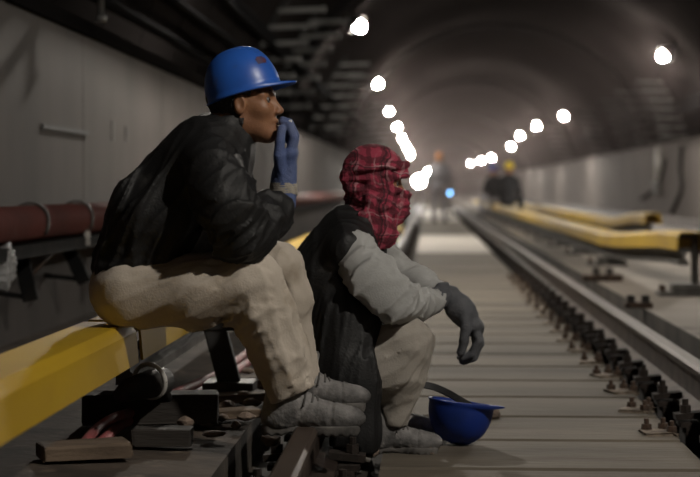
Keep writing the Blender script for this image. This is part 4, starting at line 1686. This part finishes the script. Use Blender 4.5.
# gloves of B
kb = [P(474, 326, 5.69), P(476, 327, 5.712), P(476, 329, 5.735), P(475, 331, 5.755)]
fb = [[kb[0], P(479, 341, 5.682), P(472, 354, 5.686), P(462, 358, 5.69)],
      [kb[1], P(480, 343, 5.71), P(473, 357, 5.712), P(463, 361, 5.712)],
      [kb[2], P(479, 344, 5.738), P(472, 357, 5.736), P(462, 360, 5.732)],
      [kb[3], P(477, 345, 5.762), P(470, 355, 5.757), P(460, 357, 5.752)]]
tbb = [P(465, 314, 5.68), P(466, 328, 5.662), P(464, 341, 5.660), P(461, 352, 5.668)]


def fB_glove(p):
    d = hand_sdf(p, P(459, 308, 5.715), kb, fb, tbb, 0.04)
    d = smin(d, chain(p, [(P(450, 296, 5.725), .034), (P(463, 312, 5.713), .037)], 0.02), 0.02)
    d = d - 0.0055
    return d + 0.003 * folds(p, (1, 0.2, 0.6), 60, 91, 3)


sdf_obj('glove', fB_glove, *bounds(kb + [x for g_ in fb for x in g_] + tbb + [P(450, 296, 5.72)], 0.06), 0.0042, M['glove_grey'], wb)
kc = [P(447, 294, 5.70), P(448, 296, 5.718), P(447, 299, 5.733), P(445, 302, 5.745)]
fc = [[k_, k_ + Vector((.03, .02, .0)), k_ + Vector((.04, .04, -.02)), k_ + Vector((.035, .05, -.04))] for k_ in kc]
tbc = [P(437, 294, 5.69), P(440, 287, 5.70), P(446, 285, 5.715)]


def fB_glove2(p):
    d = hand_sdf(p, P(436, 299, 5.67), kc, fc, tbc, 0.036)
    return smin(d, cone(p, P(431, 300, 5.63), P(438, 299, 5.68), .036, .034), .02)


sdf_obj('glove', fB_glove2, *bounds(kc + [x for g_ in fc for x in g_] + tbc + [P(431, 300, 5.63)], 0.06), 0.005, M['glove_grey'], wb)

# helmet lying upside down on the slab
hb = PZ(466, 444, 0.0)
t = thing('hard_hat', (hb.x, hb.y, 0.0), 'deep blue hard hat lying upside down on the track bed before the crouching worker', 'hard hat')
mh = Matrix.Translation((hb.x - 0.016, hb.y, 0.136)) @ Matrix.Rotation(R(-32), 4, 'Z') @ Matrix.Rotation(R(180 - 8), 4, 'X') @ Matrix.Rotation(R(-5), 4, 'Y') @ Matrix.Diagonal((0.95, 1, 0.93, 1))
helmet_parts(t, mh, M['bluedk'], False, True)
bm = B()
st_ = [P(424, 385, 5.70), P(434, 387, 5.70), P(448, 393, 5.68), P(460, 400, 5.64), P(470, 406, 5.62)]
sp = smooth_path(st_, 5)
for a, b in zip(sp, sp[1:]):
    beam(bm, a, b, 0.022, 0.012, up=(0, -1, 0.4))
to_parent(obj('chin_strap', bm, M['black']), t)

# ================================================================== DEBRIS UNDER AND BESIDE THE COVER
FLZ = 0.10


def hose(pts, r, label, shift=0.0):
    bm = B()
    ww = [PZ(px, py, z) + Vector((shift, 0, 0)) for px, py, z in pts]
    tube(bm, smooth_path(ww, 8), r, 10)
    o = obj('hose', bm, M['hose'])
    tag(o, label, 'hose', 'pink hoses under the yellow cover')


hose([(80, 449, .11), (96, 430, .13), (114, 418, .15), (140, 410, .14), (165, 398, .14), (192, 386, .13), (222, 372, .13), (243, 356, .12), (262, 345, .12)], 0.017,
     'upper of two pink hoses winding under the yellow cover')
hose([(91, 452, .11), (108, 436, .115), (124, 423, .12), (150, 414, .11), (172, 404, .11), (196, 394, .11), (226, 378, .11), (246, 364, .11), (268, 350, .11)], 0.017,
     'lower of two pink hoses winding under the yellow cover')

# grey rubber boot with a pale ring at the end of the conductor rail
t = thing('cable_boot', P(150, 380, 5.3), 'dark grey rubber boot with pale ring at the end of the conductor rail', 'cable boot')
bm = B()
tube(bm, [P(118, 396, 5.08), P(128, 390, 5.12), P(150, 384, 5.25), P(163, 381, 5.32)], 0.05, 16, rs=[.02, .036, .046, .045])
to_parent(obj('rubber_sleeve', bm, M['steel'], None, smooth=True), t)
bm = B()
ctr = P(150, 381, 5.26)
ax_ = (P(163, 374, 5.34) - P(140, 387, 5.2)).normalized()
x_ = ax_.cross(Vector((0, 0, 1))).normalized(); y_ = x_.cross(ax_)
tube(bm, [ctr + (x_ * math.cos(2 * math.pi * k / 24) + y_ * math.sin(2 * math.pi * k / 24)) * 0.056 for k in range(25)], 0.008, 8, caps=False)
to_parent(obj('ring', bm, M['white'], None, smooth=True), t)
bm = B()
tube(bm, smooth_path([P(160, 384, 5.3), P(168, 396, 5.35), P(172, 408, 5.4)]), 0.014, 8)
to_parent(obj('lead', bm, M['black']), t)


def plank(name, px0, py0, px1, py1, z, wd, th, m, label, cat, group=None, tilt=0):
    a, b = PZ(px0, py0, z), PZ(px1, py1, z)
    a.z = b.z = z
    bm = B()
    c = (a + b) / 2
    beam(bm, a - c, b - c, wd, th, bevel=0.006)
    for v in bm.verts:
        v.co += Vector((random.uniform(-.004, .004), random.uniform(-.004, .004), random.uniform(-.003, .003)))
    o = obj(name, bm, m)
    o.location = c
    return tag(o, label, cat, group)


plank('timber_beam', 84, 408, 218, 407, 0.155, 0.12, 0.10, M['darkwood'], 'dark squared beam lying across under the yellow cover', 'beam')
plank('timber_beam', 134, 436, 192, 436, 0.125, 0.10, 0.055, M['darkwood'], 'short dark block in front of the dark squared beam', 'beam')
plank('plank', 40, 452, 128, 447, 0.125, 0.13, 0.04, M['wood'], 'pale plank lying below the yellow cover at the picture\'s bottom corner', 'plank')
plank('plank', 196, 399, 268, 396, 0.115, 0.11, 0.03, M['wood'], 'brownish plank end behind the seated worker\'s boot', 'plank', 'planks behind the boot')
plank('plank', 200, 415, 258, 411, 0.115, 0.09, 0.03, M['wood'], 'narrow plank lying nearer than the other by the boot heel', 'plank', 'planks behind the boot')
plank('plank', 212, 383, 262, 380, 0.12, 0.10, 0.035, M['wood'], 'farthest brown plank behind the seated worker\'s boot', 'plank', 'planks behind the boot')


def stone(px, py, z, s, label, m='rubble', group='rubble by the rail'):
    c = PZ(px, py, z)
    bm = B()
    bmesh.ops.create_icosphere(bm, subdivisions=2, radius=1)
    sx, sy, sz = s * random.uniform(.8, 1.3), s * random.uniform(.7, 1.1), s * random.uniform(.45, .7)
    ph = [random.uniform(0, 6) for _ in range(3)]
    for v in bm.verts:
        n = 1 + 0.16 * math.sin(3.1 * v.co.x + ph[0]) + 0.14 * math.sin(4.3 * v.co.y + ph[1]) + 0.12 * math.sin(3.7 * v.co.z + ph[2])
        v.co = Vector((v.co.x * sx * n, v.co.y * sy * n, v.co.z * sz * n))
    o = obj('stone', bm, M[m])
    o.location = (c.x, c.y, z + sz * 0.8)
    o.rotation_euler = (0, 0, random.uniform(0, 6))
    return tag(o, label, 'stone', group)


for px, py, z, s, lb in ((243, 402, FLZ, .03, 'pale stone chip on the planks behind the boot'),
                         (226, 410, FLZ, .035, 'flat stone left of the boot heel by the plank'),
                         (206, 425, FLZ, .03, 'stone chip between dark block and boot heel'),
                         (247, 420, FLZ, .025, 'small stone touching the boot heel'),
                         (232, 392, FLZ, .025, 'stone chip on the far planks below the pink hose'),
                         (185, 428, FLZ, .03, 'stone at the end of the short dark block'),
                         (271, 446, FLZ, .03, 'stone beside the rail below the boot'),
                         (357, 452, 0.0, .035, 'brown stone on the track bed below the boot toes'),
                         (344, 459, 0.0, .025, 'small stone on the track bed by the rail'),
                         (372, 456, 0.0, .022, 'small stone by the hanging black vest'),
                         (428, 454, 0.0, .02, 'small stone at the crouching worker\'s boot toe'),
                         (493, 418, 0.0, .03, 'brown clod on the track bed beyond the blue hard hat'),
                         (484, 421, 0.0, .022, 'brown clod touching the blue hard hat'),
                         (222, 421, FLZ, .028, 'dark brown chip before the narrow plank'),
                         (236, 428, FLZ, .022, 'small chip between narrow plank and rail'),
                         (252, 407, FLZ, .028, 'chip squeezed between the planks and the boot heel'),
                         (214, 437, FLZ, .026, 'chip beside the short dark block near the rail'),
                         (262, 388, FLZ, .03, 'stone under the trouser hem of the seated worker'),
                         (248, 374, FLZ, .028, 'stone beside the pink hose near the leaning stand'),
                         (196, 420, FLZ, .022, 'small stone against the dark squared beam'),
                         (576, 349, 0.0, .02, 'small clod on the strips near the far rail groove')):
    stone(px, py, z, s, lb)

# ================================================================== FIGURES DOWN THE TUNNEL
def figure(base, label, pose, top, bottom, hat, yaw, rest_z=0.0):
    t = thing('person', base, label, 'person')
    rz = Matrix.Rotation(yaw, 4, 'Z')

    def W(x, y_, z):
        return Vector(base) + rz @ Vector((x, y_, z))
    if pose == 'stand':
        hz_ = 0.0
        torso = [(W(0, 0, .95), .13), (W(0.02, 0, 1.2), .145), (W(0.02, 0, 1.40), .12)]
        hd = W(0.04, 0, 1.60)
        legs = [[(W(0, s * .1, .92), .09), (W(0.03, s * .12, .5), .07), (W(-.01, s * .13, .08), .05)] for s in (-1, 1)]
        arms = [[(W(0.02, s * .20, 1.38), .065), (W(-.01, s * .27, 1.12), .055), (W(0.08, s * .25, .90), .045)] for s in (-1, 1)]
    else:
        torso = [(W(0, 0, .08), .14), (W(0.03, 0, .32), .15), (W(0.06, 0, .55), .13)]
        hd = W(0.10, 0, .76)
        legs = [[(W(0.0, s * .1, .08), .09), (W(0.42, s * .12, .12), .075), (W(0.46, s * .13, -.30), .05)] for s in (-1, 1)]
        arms = [[(W(0.06, s * .20, .54), .065), (W(0.12, s * .26, .28), .055), (W(0.32, s * .16, .22), .045)] for s in (-1, 1)]
    mt = Matrix.Translation(hd) @ rz
    neck = [(mt @ Vector((-.02, 0, -.06)), .052), (torso[-1][0], .06)]

    fy = rz @ Vector((0, 1, 0))

    def f_body(p):
        d = smin(head_sdf(local(p, mt)), chain(p, neck, .03), .03)
        d = smin(d, chain(p, torso, .04, fy, 1.3, -.03), .04)
        for c in legs + arms:
            d = smin(d, chain(p, c, .03, None, 1, -.018), .03)
        return d

    def f_top(p):
        d = chain(p, torso, .06, fy, 1.35)
        for c in arms:
            d = smin(d, chain(p, c, .03), .05)
        return d + .006 * folds(p, (0, 0, 1), 40, 3, 3)

    def f_bot(p):
        d = None
        for c in legs:
            e = chain(p, c, .04)
            d = e if d is None else smin(d, e, .04)
        return smin(d, ell(p, torso[0][0] - Vector((0, 0, .04)), (.15, .17, .12)), .05)
    allp = [q for c in legs + arms for q, r in c] + [q for q, r in torso]
    sdf_obj('body', f_body, *bounds(allp + [hd], .2), 0.012, M['skin'], t)
    sdf_obj('jacket', f_top, *bounds([q for c in arms for q, r in c] + [q for q, r in torso], .22), 0.014, top, t)
    sdf_obj('trousers', f_bot, *bounds([q for c in legs for q, r in c] + [torso[0][0]], .22), 0.014, bottom, t)
    helmet_under(t, Matrix.Translation(hd + Vector((0, 0, .04))) @ rz, hat, False)
    for c in legs:
        a = c[-1][0]
        boot(t, (a.x, a.y, a.z - 0.09), yaw, 0, h=0.012)
    return t


q = P(439, 218, 42)
figure((q.x, 42, 0.0), 'grey-clad person in an orange helmet standing between the rails down the tunnel', 'stand', M['grey_cloth'], M['grey_cloth'], M['orange'], R(80))
q = P(511, 207, 37)
figure((XR + 0.05, 37, CTOP + 0.06), 'dark-clad person in a yellow helmet sitting on the yellow covers', 'sit', M['navy_cloth'], M['navy_cloth'], M['yellow_hat'], R(60))
figure((XR - 0.02, 41.5, CTOP + 0.06), 'dark-clad person sitting beyond the one with the yellow helmet', 'sit', M['navy_cloth'], M['grey_cloth'], M['bluedk'], R(120))
